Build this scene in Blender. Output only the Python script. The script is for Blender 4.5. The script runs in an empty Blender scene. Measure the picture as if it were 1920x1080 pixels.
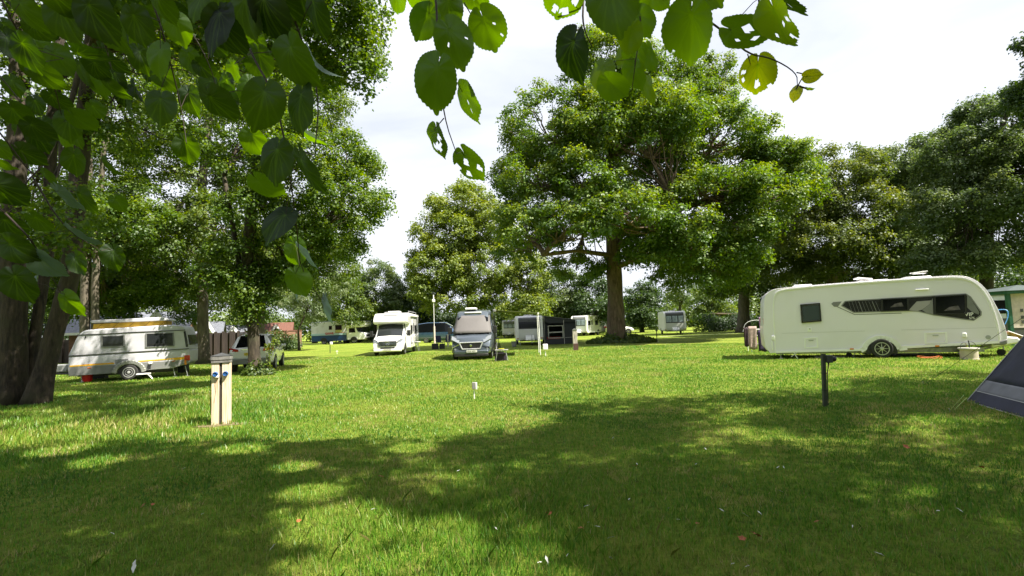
import bpy, bmesh, math, random
import numpy as np
from mathutils import Vector, Matrix
R = math.radians
random.seed(7)
rng = np.random.default_rng(7)
C = bpy.context.scene.collection
scene = bpy.context.scene

# ------------------------------------------------------------------ camera
CAM = np.array([0.0, 0.0, 1.6])
PITCH, ROLL, FPX = R(4.29), R(2.06), 960.0
F_ = np.array([0, math.cos(PITCH), math.sin(PITCH)])
R0 = np.array([1.0, 0, 0]); U0 = np.array([0, -math.sin(PITCH), math.cos(PITCH)])
R_ = math.cos(ROLL) * R0 - math.sin(ROLL) * U0
U_ = math.sin(ROLL) * R0 + math.cos(ROLL) * U0
cam_data = bpy.data.cameras.new('camera'); cam = bpy.data.objects.new('camera', cam_data); C.objects.link(cam)
mw = Matrix.Identity(4)
for i in range(3):
    mw[i][0] = R_[i]; mw[i][1] = U_[i]; mw[i][2] = -F_[i]; mw[i][3] = CAM[i]
cam.matrix_world = mw
cam_data.lens = 18.0; cam_data.sensor_width = 36.0; cam_data.sensor_fit = 'HORIZONTAL'
cam_data.clip_start = 0.05; cam_data.clip_end = 2000
scene.camera = cam

# ------------------------------------------------------------------ light
SUN_AZ_X, SUN_AZ_Y, SUN_EL = 0.928, -0.372, 55.0          # where the sun stands: right and a little behind the camera
world = bpy.data.worlds.new("World"); scene.world = world; world.use_nodes = True
nt = world.node_tree; nt.nodes.clear()
wo = nt.nodes.new('ShaderNodeOutputWorld'); bg = nt.nodes.new('ShaderNodeBackground')
sky = nt.nodes.new('ShaderNodeTexSky'); sky.sky_type = 'NISHITA'; sky.sun_disc = False
sky.sun_elevation = R(SUN_EL); sky.sun_rotation = math.atan2(SUN_AZ_X, SUN_AZ_Y)
sky.air_density = 1.0; sky.dust_density = 2.0; sky.ozone_density = 1.0
tc = nt.nodes.new('ShaderNodeTexCoord'); mp = nt.nodes.new('ShaderNodeMapping'); mp.inputs['Scale'].default_value = (1.0, 1.0, 3.2)
nz = nt.nodes.new('ShaderNodeTexNoise'); nz.inputs['Scale'].default_value = 1.7; nz.inputs['Detail'].default_value = 7; nz.inputs['Roughness'].default_value = 0.55
nz.inputs['Distortion'].default_value = 0.6
cr = nt.nodes.new('ShaderNodeValToRGB'); cr.color_ramp.elements[0].position = 0.36; cr.color_ramp.elements[0].color = (.70, .70, .70, 1)
cr.color_ramp.elements[1].position = 0.62; cr.color_ramp.elements[1].color = (1, 1, 1, 1)
mx = nt.nodes.new('ShaderNodeMix'); mx.data_type = 'RGBA'
mx.inputs['B'].default_value = (7.9, 8.2, 8.9, 1)
nt.links.new(tc.outputs['Generated'], mp.inputs['Vector']); nt.links.new(mp.outputs[0], nz.inputs['Vector'])
nt.links.new(nz.outputs['Fac'], cr.inputs['Fac']); nt.links.new(cr.outputs['Color'], mx.inputs['Factor'])
nt.links.new(sky.outputs[0], mx.inputs['A']); nt.links.new(mx.outputs['Result'], bg.inputs['Color'])
bg.inputs['Strength'].default_value = 0.050
nt.links.new(bg.outputs[0], wo.inputs['Surface'])
sd = bpy.data.lights.new('sun', 'SUN'); sd.energy = 5.0; sd.angle = R(0.53); sd.color = (1.0, 0.93, 0.80)
so = bpy.data.objects.new('sun', sd); C.objects.link(so)
hs = math.hypot(SUN_AZ_X, SUN_AZ_Y)
sdir = Vector((SUN_AZ_X / hs * math.cos(R(SUN_EL)), SUN_AZ_Y / hs * math.cos(R(SUN_EL)), math.sin(R(SUN_EL))))
so.rotation_euler = sdir.to_track_quat('Z', 'Y').to_euler()
scene.view_settings.view_transform = 'Standard'; scene.view_settings.look = 'None'
scene.view_settings.exposure = 1.5; scene.view_settings.gamma = 1.0
scene.cycles.max_bounces = 7; scene.cycles.diffuse_bounces = 3; scene.cycles.transmission_bounces = 5; scene.cycles.transparent_max_bounces = 6
scene.cycles.caustics_reflective = False; scene.cycles.caustics_refractive = False
scene.cycles.use_denoising = True

# ------------------------------------------------------------------ geometry helpers
def gz(x, y):
    return 0.020 * np.sin(x * .55 + 1.3) * np.cos(y * .41) + 0.012 * np.sin(x * 1.3 + y * .9)
def ray(px, py):
    return F_ * FPX + R_ * (px - 960) + U_ * (540 - py)
def G(px, py):
    d = ray(px, py); t = -CAM[2] / d[2]; p = CAM + d * t
    return np.array([p[0], p[1], 0.0])
def scr(px, py, dep):
    d = ray(px, py); return CAM + d * (dep / d[1])
def X(px, dep, z=0.0):
    zc = F_[1] * dep + F_[2] * (z - 1.6)
    return ((px - 960) * zc - 960 * (R_[1] * dep + R_[2] * (z - 1.6))) / (960 * R_[0])
def proj(p):
    v = np.asarray(p) - CAM; zc = v @ F_
    return 960 + 960 * (v @ R_) / zc, 540 - 960 * (v @ U_) / zc
def zat(px, py, dep): return scr(px, py, dep)[2]

class MB:
    def __init__(s): s.v = []; s.f = []
    def add(s, vs, fs):
        n = len(s.v); s.v += [tuple(map(float, p)) for p in vs]; s.f += [tuple(n + i for i in f) for f in fs]; return s
    def box(s, c, d, rot=None):
        x, y, z = [a / 2 for a in d]
        vs = [Vector((sx * x, sy * y, sz * z)) for sx in (-1, 1) for sy in (-1, 1) for sz in (-1, 1)]
        if rot is not None:
            m = rot if isinstance(rot, Matrix) else Matrix.Rotation(rot, 3, 'Z')
            vs = [m @ v for v in vs]
        vs = [(v.x + c[0], v.y + c[1], v.z + c[2]) for v in vs]
        return s.add(vs, [(0, 1, 3, 2), (4, 6, 7, 5), (0, 4, 5, 1), (2, 3, 7, 6), (0, 2, 6, 4), (1, 5, 7, 3)])
    def b2(s, x0, x1, y0, y1, z0, z1): return s.box(((x0 + x1) / 2, (y0 + y1) / 2, (z0 + z1) / 2), (abs(x1 - x0), abs(y1 - y0), abs(z1 - z0)))
    def tube(s, pts, rs, n=6, cap=True):
        pts = [Vector(p) for p in pts]
        if not hasattr(rs, '__len__'): rs = [rs] * len(pts)
        rings = []; ref = Vector((0.31, 0.17, 0.93))
        vs = []
        for i, p in enumerate(pts):
            t = (pts[min(i + 1, len(pts) - 1)] - pts[max(i - 1, 0)])
            if t.length < 1e-9: t = Vector((0, 0, 1))
            t.normalize()
            a = t.cross(ref)
            if a.length < .05: a = t.cross(Vector((1, 0, 0)))
            a.normalize(); b = t.cross(a)
            for k in range(n):
                an = 2 * math.pi * k / n
                vs.append(p + (a * math.cos(an) + b * math.sin(an)) * rs[i])
        fs = []
        for i in range(len(pts) - 1):
            for k in range(n):
                fs.append((i * n + k, i * n + (k + 1) % n, (i + 1) * n + (k + 1) % n, (i + 1) * n + k))
        if cap:
            fs.append(tuple(range(n - 1, -1, -1))); fs.append(tuple(range((len(pts) - 1) * n, len(pts) * n)))
        return s.add(vs, fs)
    def lathe(s, prof, c, axis='Z', n=24, ax=None):
        # prof: (r, h) along axis
        vs = []; fs = []
        for r, h in prof:
            for k in range(n):
                a = 2 * math.pi * k / n; u, w = r * math.cos(a), r * math.sin(a)
                if axis == 'Z': p = (u, w, h)
                elif axis == 'Y': p = (u, h, w)
                else: p = (h, u, w)
                vs.append((p[0] + c[0], p[1] + c[1], p[2] + c[2]))
        m = len(prof)
        for i in range(m - 1):
            for k in range(n):
                fs.append((i * n + k, i * n + (k + 1) % n, (i + 1) * n + (k + 1) % n, (i + 1) * n + k))
        fs.append(tuple(range(n - 1, -1, -1))); fs.append(tuple(range((m - 1) * n, m * n)))
        return s.add(vs, fs)
    def prism(s, poly, y0, y1):
        # poly (x,z) extruded along y
        n = len(poly)
        vs = [(x, y0, z) for x, z in poly] + [(x, y1, z) for x, z in poly]
        fs = [tuple(range(n)), tuple(range(2 * n - 1, n - 1, -1))] + [(i, n + i, n + (i + 1) % n, (i + 1) % n) for i in range(n)]
        return s.add(vs, fs)
    def quad(s, a, b, c, d): return s.add([a, b, c, d], [(0, 1, 2, 3)])
    def build(s, name, mat, parent=None, bevel=0, smooth=False, seg=2, thick=0):
        me = bpy.data.meshes.new(name); me.from_pydata(s.v, [], s.f); me.update()
        o = bpy.data.objects.new(name, me); C.objects.link(o)
        me.materials.append(mat)
        if parent: o.parent = parent
        bm = bmesh.new(); bm.from_mesh(me)
        bmesh.ops.recalc_face_normals(bm, faces=bm.faces); bm.to_mesh(me); bm.free()
        if thick:
            md = o.modifiers.new('t', 'SOLIDIFY'); md.thickness = thick; md.offset = 0
        if bevel:
            md = o.modifiers.new('b', 'BEVEL'); md.width = bevel; md.segments = seg; md.limit_method = 'ANGLE'; md.angle_limit = R(35)
        if smooth or bevel:
            for p in me.polygons: p.use_smooth = True
            if smooth != 'all':
                try: me.set_sharp_from_angle(angle=R(42))
                except Exception: pass
        return o

def tag(o, label=None, cat=None, group=None, kind=None):
    if label: o['label'] = label
    if cat: o['category'] = cat
    if group: o['group'] = group
    if kind: o['kind'] = kind
    return o
def thing(name, label, cat, loc=(0, 0, 0), rotz=0.0, group=None):
    o = bpy.data.objects.new(name, None); C.objects.link(o); o.empty_display_size = .2
    o.location = loc; o.rotation_euler = (0, 0, rotz)
    return tag(o, label, cat, group)
def dup(root, loc, rotz, label=None):
    r = root.copy(); C.objects.link(r); r.location = loc; r.rotation_euler = (0, 0, rotz)
    if label: r['label'] = label
    for ch in list(root.children):
        c = ch.copy(); C.objects.link(c); c.parent = r
        for g in ch.children:
            d = g.copy(); C.objects.link(d); d.parent = c
    return r

# ------------------------------------------------------------------ materials
_mc = {}
def lin(c): return tuple(((v / 12.92) if v <= .04045 else ((v + .055) / 1.055) ** 2.4) for v in c)
def M(name, col, rough=.5, metal=0.0, noise=0.0, nscale=6.0, bump=0.0, bscale=40.0, coat=0.0, spec=.5, dirt=None, stretch=(1, 1, 1)):
    if name in _mc: return _mc[name]
    m = bpy.data.materials.new(name); m.use_nodes = True; t = m.node_tree
    b = t.nodes['Principled BSDF']; b.inputs['Base Color'].default_value = (*col, 1)
    b.inputs['Roughness'].default_value = rough; b.inputs['Metallic'].default_value = metal
    b.inputs['Coat Weight'].default_value = coat; b.inputs['Specular IOR Level'].default_value = spec
    co = t.nodes.new('ShaderNodeTexCoord'); mpn = t.nodes.new('ShaderNodeMapping'); mpn.inputs['Scale'].default_value = stretch
    t.links.new(co.outputs['Object'], mpn.inputs['Vector'])
    if noise or dirt:
        n = t.nodes.new('ShaderNodeTexNoise'); n.inputs['Scale'].default_value = nscale; n.inputs['Detail'].default_value = 6
        t.links.new(mpn.outputs[0], n.inputs['Vector'])
        mxn = t.nodes.new('ShaderNodeMix'); mxn.data_type = 'RGBA'
        c2 = dirt if dirt else tuple(max(0, v * (1 - noise)) for v in col)
        c1 = col if dirt else tuple(min(1, v * (1 + noise)) for v in col)
        r_ = t.nodes.new('ShaderNodeMapRange'); r_.inputs['From Min'].default_value = .35 if not dirt else .5; r_.inputs['From Max'].default_value = .65 if not dirt else .8
        t.links.new(n.outputs['Fac'], r_.inputs['Value']); t.links.new(r_.outputs[0], mxn.inputs['Factor'])
        mxn.inputs['A'].default_value = (*c1, 1); mxn.inputs['B'].default_value = (*c2, 1)
        t.links.new(mxn.outputs['Result'], b.inputs['Base Color'])
    if bump:
        n = t.nodes.new('ShaderNodeTexNoise'); n.inputs['Scale'].default_value = bscale; n.inputs['Detail'].default_value = 5
        bp = t.nodes.new('ShaderNodeBump'); bp.inputs['Strength'].default_value = bump; bp.inputs['Distance'].default_value = .02
        t.links.new(mpn.outputs[0], n.inputs['Vector']); t.links.new(n.outputs['Fac'], bp.inputs['Height']); t.links.new(bp.outputs[0], b.inputs['Normal'])
    _mc[name] = m; return m

def leaf_material(name, c0, c1, c2, trans=.45, gloss=.03, veins=False):
    """leaf: diffuse + translucent + a little gloss; colour picked by the per-leaf attribute v"""
    m = bpy.data.materials.new(name); m.use_nodes = True; t = m.node_tree; t.nodes.clear()
    out = t.nodes.new('ShaderNodeOutputMaterial')
    at = t.nodes.new('ShaderNodeAttribute'); at.attribute_name = 'v'
    ramp = t.nodes.new('ShaderNodeValToRGB'); e = ramp.color_ramp.elements
    e[0].position = 0; e[0].color = (*c0, 1); e[1].position = 1; e[1].color = (*c2, 1)
    k = e.new(.55); k.color = (*c1, 1)
    t.links.new(at.outputs['Fac'], ramp.inputs['Fac'])
    di = t.nodes.new('ShaderNodeBsdfDiffuse'); tr = t.nodes.new('ShaderNodeBsdfTranslucent'); gl = t.nodes.new('ShaderNodeBsdfGlossy')
    gl.inputs['Roughness'].default_value = .5; gl.inputs['Color'].default_value = (.9, .95, 1, 1)
    hs_ = t.nodes.new('ShaderNodeHueSaturation'); hs_.inputs['Saturation'].default_value = 1.18; hs_.inputs['Value'].default_value = 1.5; hs_.inputs['Hue'].default_value = .488
    src = ramp.outputs['Color']
    if veins:
        a2 = t.nodes.new('ShaderNodeAttribute'); a2.attribute_name = 'vein'
        mm = t.nodes.new('ShaderNodeMix'); mm.data_type = 'RGBA'; mm.inputs['B'].default_value = (.085, .165, .018, 1)
        t.links.new(a2.outputs['Fac'], mm.inputs['Factor']); t.links.new(src, mm.inputs['A']); src = mm.outputs['Result']
        co = t.nodes.new('ShaderNodeTexCoord'); n = t.nodes.new('ShaderNodeTexNoise'); n.inputs['Scale'].default_value = 60; n.inputs['Detail'].default_value = 4
        bp = t.nodes.new('ShaderNodeBump'); bp.inputs['Strength'].default_value = .35; bp.inputs['Distance'].default_value = .002
        sb = t.nodes.new('ShaderNodeMath'); sb.operation = 'SUBTRACT'
        t.links.new(co.outputs['Object'], n.inputs['Vector']); t.links.new(n.outputs['Fac'], sb.inputs[0]); t.links.new(a2.outputs['Fac'], sb.inputs[1])
        t.links.new(sb.outputs[0], bp.inputs['Height'])
        for nd in (di, gl): t.links.new(bp.outputs[0], nd.inputs['Normal'])
        gm = t.nodes.new('ShaderNodeNewGeometry')
    t.links.new(src, di.inputs['Color']); t.links.new(src, hs_.inputs['Color']); t.links.new(hs_.outputs[0], tr.inputs['Color'])
    m1 = t.nodes.new('ShaderNodeMixShader'); m1.inputs[0].default_value = trans
    t.links.new(di.outputs[0], m1.inputs[1]); t.links.new(tr.outputs[0], m1.inputs[2])
    m2 = t.nodes.new('ShaderNodeMixShader'); m2.inputs[0].default_value = gloss
    t.links.new(m1.outputs[0], m2.inputs[1]); t.links.new(gl.outputs[0], m2.inputs[2]); t.links.new(m2.outputs[0], out.inputs['Surface'])
    return m

def bark_material(name, c0, c1, scale=9, moss=None):
    m = bpy.data.materials.new(name); m.use_nodes = True; t = m.node_tree; b = t.nodes['Principled BSDF']; b.inputs['Roughness'].default_value = .9
    co = t.nodes.new('ShaderNodeTexCoord'); mp_ = t.nodes.new('ShaderNodeMapping'); mp_.inputs['Scale'].default_value = (1, 1, .22)
    n = t.nodes.new('ShaderNodeTexNoise'); n.inputs['Scale'].default_value = scale; n.inputs['Detail'].default_value = 8; n.inputs['Roughness'].default_value = .65
    rp = t.nodes.new('ShaderNodeValToRGB'); rp.color_ramp.elements[0].position = .36; rp.color_ramp.elements[0].color = (*c0, 1); rp.color_ramp.elements[1].position = .66; rp.color_ramp.elements[1].color = (*c1, 1)
    t.links.new(co.outputs['Object'], mp_.inputs[0]); t.links.new(mp_.outputs[0], n.inputs['Vector']); t.links.new(n.outputs['Fac'], rp.inputs['Fac'])
    n2 = t.nodes.new('ShaderNodeTexNoise'); n2.inputs['Scale'].default_value = 1.6; n2.inputs['Detail'].default_value = 4
    t.links.new(co.outputs['Object'], n2.inputs['Vector'])
    mr = t.nodes.new('ShaderNodeMapRange'); mr.inputs['From Min'].default_value = .5; mr.inputs['From Max'].default_value = .68
    t.links.new(n2.outputs['Fac'], mr.inputs['Value'])
    mm = t.nodes.new('ShaderNodeMix'); mm.data_type = 'RGBA'; mm.inputs['B'].default_value = (*(moss or c1), 1)
    t.links.new(mr.outputs[0], mm.inputs['Factor']); t.links.new(rp.outputs[0], mm.inputs['A']); t.links.new(mm.outputs['Result'], b.inputs['Base Color'])
    bp = t.nodes.new('ShaderNodeBump'); bp.inputs['Strength'].default_value = 1.0; bp.inputs['Distance'].default_value = .06
    t.links.new(n.outputs['Fac'], bp.inputs['Height']); t.links.new(bp.outputs[0], b.inputs['Normal'])
    return m

# ------------------------------------------------------------------ fast meshes
def fast_mesh(name, verts, per, nf, mat, parent=None, v=None, vdom='FACE'):
    """verts (nf*per,3): nf separate polygons of `per` vertices each"""
    me = bpy.data.meshes.new(name)
    me.vertices.add(len(verts)); me.vertices.foreach_set('co', np.ascontiguousarray(verts, dtype=np.float32).ravel())
    me.loops.add(nf * per); me.loops.foreach_set('vertex_index', np.arange(nf * per, dtype=np.int32))
    me.polygons.add(nf); me.polygons.foreach_set('loop_start', np.arange(0, nf * per, per, dtype=np.int32))
    me.update(calc_edges=True)
    if v is not None:
        a = me.attributes.new('v', 'FLOAT', vdom); a.data.foreach_set('value', np.ascontiguousarray(v, dtype=np.float32))
    me.materials.append(mat)
    o = bpy.data.objects.new(name, me); C.objects.link(o)
    if parent: o.parent = parent
    return o
def unit(a): return a / np.maximum(np.linalg.norm(a, axis=-1, keepdims=True), 1e-9)
QUAD = np.array([(0.55, 0, 0), (0.0, .34, .06), (-.45, 0, 0), (0.0, -.34, .06)])
LOBE = np.array([(-.45, 0, 0), (-.38, .26, .03), (-.05, .22, .02), (.02, .50, .08), (.22, .20, .02), (.58, 0, -.04), (.22, -.20, .02), (.02, -.50, .08), (-.05, -.22, .02), (-.38, -.26, .03)])
OVAL = np.array([(-.48, 0, 0), (-.25, .3, .05), (.1, .34, .06), (.52, 0, -.03), (.1, -.34, .06), (-.25, -.3, .05)])
def leaves(name, pos, nrm, size, mat, parent, v, shape=QUAD, droop=0.3):
    n = len(pos)
    t = rng.normal(size=(n, 3)); t[:, 2] -= droop
    t = unit(t - (t * nrm).sum(1, keepdims=True) * nrm); b = np.cross(nrm, t)
    s = size[:, None, None]
    vs = pos[:, None, :] + s * (t[:, None, :] * shape[None, :, 0:1] + b[:, None, :] * shape[None, :, 1:2] + nrm[:, None, :] * shape[None, :, 2:3])
    return fast_mesh(name, vs.reshape(-1, 3), len(shape), n, mat, parent, v)
# ------------------------------------------------------------------ leaf and bark materials
LM_syc = leaf_material('sycamore_leaf', (.044, .098, .010), (.092, .168, .015), (.230, .280, .026))
LM_near = leaf_material('maple_leaf', (.030, .074, .007), (.078, .145, .010), (.175, .240, .016), trans=.5)
LM_pale = leaf_material('pale_leaf', (.080, .125, .018), (.150, .208, .028), (.270, .305, .042))
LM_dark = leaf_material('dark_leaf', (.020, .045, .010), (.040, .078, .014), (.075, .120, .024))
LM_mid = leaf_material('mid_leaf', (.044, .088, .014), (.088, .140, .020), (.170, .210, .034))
LM_grey = leaf_material('grey_green_leaf', (.042, .082, .022), (.085, .130, .036), (.150, .190, .060))
LM_elder = leaf_material('elder_leaf', (.080, .130, .040), (.150, .200, .080), (.300, .330, .190))
BK_syc = bark_material('sycamore_bark', (.052, .035, .022), (.185, .130, .085), 7, (.115, .095, .050))
BK_dark = bark_material('dark_bark', (.020, .015, .010), (.080, .062, .043), 8, (.045, .050, .022))
BK_lime = bark_material('lime_bark', (.012, .009, .007), (.072, .052, .037), 12, (.040, .036, .018))
BK_grey = bark_material('grey_bark', (.060, .050, .036), (.165, .140, .105), 9, (.100, .100, .060))

def curve_pts(a, b, sag=0.0, n=6, wob=0.0, seed=0):
    a = np.array(a, float); b = np.array(b, float); r = random.Random(seed); L = np.linalg.norm(b - a)
    out = []
    for i in range(n + 1):
        t = i / n; p = a + (b - a) * t
        p[2] += sag * 4 * t * (1 - t) * L
        if 0 < i < n: p += np.array([r.uniform(-1, 1) for _ in range(3)]) * wob * L
        out.append(p)
    return out

DENS = 2.5
CR, LN, LS = .72, .50, .88
def crown_sample(lobes, clump_r, leaf_n, flat=.8, fill=.5, up=.5, jit=.8, lowcut=-.75):
    """clump centres inside lobes, leaves on clumps. returns pos,nrm,v, clump centres with lobe id"""
    P = []; N = []; V = []; cc = []; clump_r *= CR; leaf_n *= LN
    for li, (c, r, n) in enumerate(lobes):
        c = np.array(c, float); r = np.array(r, float); n = int(n * DENS)
        d = unit(rng.normal(size=(n * 3, 3))); d = d[d[:, 2] > lowcut][:n]
        rad = fill + (1 - fill) * rng.random(len(d)) ** .6
        cen = c + d * r * rad[:, None]
        for k in range(len(cen)):
            cr = clump_r * rng.uniform(.6, 1.35); m = int(leaf_n * (cr / clump_r) ** 2)
            dd = unit(rng.normal(size=(m, 3))); dd[:, 2] = np.where((dd[:, 2] < -.2) & (rng.random(m) < .7), -dd[:, 2] * .6, dd[:, 2]); tl = rng.normal(size=2) * .28
            dd = unit(dd + .25 * d[k])
            rr = (rng.random(m) ** .45)
            lump = 1 + .28 * np.sin(dd[:, 0] * 7 + k) * np.cos(dd[:, 1] * 6 + k * 2)
            p = cen[k] + dd * np.array([cr, cr, cr * flat]) * (rr * lump)[:, None]
            p[:, 2] += (p[:, 0] - cen[k][0]) * tl[0] + (p[:, 1] - cen[k][1]) * tl[1] - .12 * ((p[:, :2] - cen[k][:2]) ** 2).sum(1) / cr
            P.append(p)
            N.append(unit(dd * .7 + np.array([0, 0, up]) + rng.normal(size=(m, 3)) * jit * .55))
            V.append(np.clip(rng.uniform(.1, .75) * .65 + rng.random(m) * .45 + .12 * dd[:, 2], 0, 1))
            cc.append((cen[k], li, cr))
    return np.concatenate(P), np.concatenate(N), np.concatenate(V), cc

def tree(name, label, cat, stems, lobes, mat, bark, clump_r=1.6, leaf_n=500, leaf=.22, flat=.8, shape=QUAD, group=None, fork=None, branches=True, fill=.52, lowcut=-.75, flare=1.5, jit=.8, limb_r=.16, twig_every=5, sides=10, droop=.3, gaps=()):
    """stems: list of lists of (x,y,z,r); limbs run from the first stem's top to each lobe and on to the clumps"""
    base = stems[0][0]
    t = thing(name, label, cat, (base[0], base[1], 0), 0, group)
    off = np.array([base[0], base[1], 0.0])
    mb = MB()
    for st in stems:
        pts = []; rs = []
        for i in range(len(st) - 1):
            a = np.array(st[i]); b = np.array(st[i + 1]); k = 5
            for j in range(k):
                q = a + (b - a) * j / k; pts.append(q[:3] - off); rs.append(q[3])
        q = np.array(st[-1]); pts.append(q[:3] - off); rs.append(q[3])
        z0 = st[0][2]
        rs = [r * (1 + (flare - 1) * math.exp(-max(0, (p[2] - z0)) / (st[0][3] * 1.3))) * (1 + .04 * math.sin(p[2] * 5.1)) for p, r in zip(pts, rs)]
        n0 = len(mb.v); mb.tube(pts, rs, n=sides * 2)
        # fluted buttresses
        for vi in range(n0, len(mb.v)):
            x, y, z = mb.v[vi]; ang = math.atan2(y - st[0][1] + off[1], x - st[0][0] + off[0]) * 5 + z * .35
            kf = 1 + .10 * math.sin(ang) * math.exp(-max(0, z - z0) / 2.5) + .02 * math.sin(ang * 2.3)
            i0 = min(range(len(pts)), key=lambda i: abs(pts[i][2] - z))
            mb.v[vi] = (pts[i0][0] + (x - pts[i0][0]) * kf, pts[i0][1] + (y - pts[i0][1]) * kf, z)
    P, N, V, cc = crown_sample(lobes, clump_r, leaf_n, flat, fill, jit=jit, lowcut=lowcut)
    for (hx, hy, hr) in gaps:                                  # leaves cut out along sun rays to place sunlit patches on the lawn
        s_ = np.array(sdir); g0 = np.array([hx, hy, 0.]); w_ = P - g0; al = w_ @ s_; ds = np.linalg.norm(w_ - al[:, None] * s_, axis=1)
        kp = ds > hr * rng.uniform(.75, 1.2, len(P)); P, N, V = P[kp], N[kp], V[kp]
    if branches:
        tops = [np.array(s[-1][:3]) for s in stems]
        lows = [np.array(s[max(0, len(s) - 2)][:3]) for s in stems]
        for li, (c, r, n) in enumerate(lobes):
            c = np.array(c, float); j = int(np.argmin([np.linalg.norm((c - tp)[:2]) for tp in tops]))
            tp = tops[j] if c[2] > tops[j][2] + 1 else tops[j] + (lows[j] - tops[j]) * min(1, max(0, (tops[j][2] - c[2] + 2) / max(.1, (tops[j] - lows[j])[2])))
            cp = curve_pts(tp - off, c - off, .06, 7, .025, li)
            mb.tube(cp, list(np.linspace(limb_r * 1.3, limb_r * .45, 8)), n=7)
            for k, (p, l2, crr) in enumerate(cc):
                if l2 != li or k % twig_every: continue
                s0 = cp[3 + (k % 4)]
                mb.tube(curve_pts(s0, p - off, -.05, 5, .05, k), list(np.linspace(limb_r * .42, limb_r * .10, 6)), n=4, cap=False)
    mb.build('trunk', bark, t, smooth='all')
    leaves('crown', P - off, N, leaf * LS * rng.uniform(.65, 1.25, len(P)), mat, t, V, shape, droop)
    return t

def L(px, py, d, rx, rz, ry, n):
    """a lobe of a crown: where it stands (seen at px,py, d metres away), its radii (rx, rz in pixels, ry in metres)"""
    c = scr(px, py, d); return (c, (rx * d / 960, ry, rz * d / 960), n)
def TP(px, py, d, r): p = scr(px, py, d); return (p[0], p[1], p[2], r)
def TB(px, d, r): return (X(px, d), d, -.1, r)

# ------------------------------------------------------------------ ground
def grass_ground_mat():
    m = bpy.data.materials.new('lawn_ground'); m.use_nodes = True; t = m.node_tree; b = t.nodes['Principled BSDF']; b.inputs['Roughness'].default_value = .95; b.inputs['Specular IOR Level'].default_value = .15
    co = t.nodes.new('ShaderNodeTexCoord')
    def noise(s, d=5, r=.6):
        n = t.nodes.new('ShaderNodeTexNoise'); n.inputs['Scale'].default_value = s; n.inputs['Detail'].default_value = d; n.inputs['Roughness'].default_value = r
        t.links.new(co.outputs['Object'], n.inputs['Vector']); return n
    n1 = noise(.35, 6); n2 = noise(9, 6, .75); n3 = noise(60, 3, .7)
    r1 = t.nodes.new('ShaderNodeValToRGB'); r1.color_ramp.elements[0].position = .38; r1.color_ramp.elements[0].color = (.160, .240, .026, 1)
    r1.color_ramp.elements[1].position = .64; r1.color_ramp.elements[1].color = (.270, .325, .050, 1)
    t.links.new(n1.outputs['Fac'], r1.inputs['Fac'])
    r2 = t.nodes.new('ShaderNodeValToRGB'); r2.color_ramp.elements[0].position = .38; r2.color_ramp.elements[0].color = (.45, .45, .4, 1); r2.color_ramp.elements[1].position = .62; r2.color_ramp.elements[1].color = (1.15, 1.15, 1.1, 1)
    t.links.new(n2.outputs['Fac'], r2.inputs['Fac'])
    mu = t.nodes.new('ShaderNodeMix'); mu.data_type = 'RGBA'; mu.blend_type = 'MULTIPLY'; mu.inputs['Factor'].default_value = .85
    t.links.new(r1.outputs[0], mu.inputs['A']); t.links.new(r2.outputs[0], mu.inputs['B'])
    n4 = noise(1.1, 7, .65); r4 = t.nodes.new('ShaderNodeMapRange'); r4.inputs['From Min'].default_value = .60; r4.inputs['From Max'].default_value = .74; r4.inputs['To Max'].default_value = .55
    t.links.new(n4.outputs['Fac'], r4.inputs['Value'])
    m4 = t.nodes.new('ShaderNodeMix'); m4.data_type = 'RGBA'; m4.inputs['B'].default_value = (.20, .17, .075, 1)
    t.links.new(r4.outputs[0], m4.inputs['Factor']); t.links.new(mu.outputs['Result'], m4.inputs['A'])
    t.links.new(m4.outputs['Result'], b.inputs['Base Color'])
    bp = t.nodes.new('ShaderNodeBump'); bp.inputs['Strength'].default_value = 1; bp.inputs['Distance'].default_value = .05
    ad = t.nodes.new('ShaderNodeMath'); ad.operation = 'ADD'; t.links.new(n2.outputs['Fac'], ad.inputs[0]); t.links.new(n3.outputs['Fac'], ad.inputs[1])
    t.links.new(ad.outputs[0], bp.inputs['Height']); t.links.new(bp.outputs[0], b.inputs['Normal'])
    return m
gm_ = grass_ground_mat()
ax = np.concatenate([[-900, -400, -200, -100], np.arange(-60, 60.1, .6), [100, 200, 400, 900]])
ay = np.concatenate([[-300, -100, -40], np.arange(-12, 70.1, .6), [100, 200, 400, 900]])
gx, gy = np.meshgrid(ax, ay); gzv = np.where((np.abs(gx) < 60.5) & (gy > -12.5) & (gy < 70.5), gz(gx, gy), 0)
me = bpy.data.meshes.new('ground'); W_, H_ = len(ax), len(ay)
fs = [(j * W_ + i, j * W_ + i + 1, (j + 1) * W_ + i + 1, (j + 1) * W_ + i) for j in range(H_ - 1) for i in range(W_ - 1)]
me.from_pydata(np.stack([gx.ravel(), gy.ravel(), gzv.ravel()], 1).tolist(), [], fs); me.materials.append(gm_)
for p in me.polygons: p.use_smooth = True
go = bpy.data.objects.new('ground', me); C.objects.link(go); tag(go, kind='structure')

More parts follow.
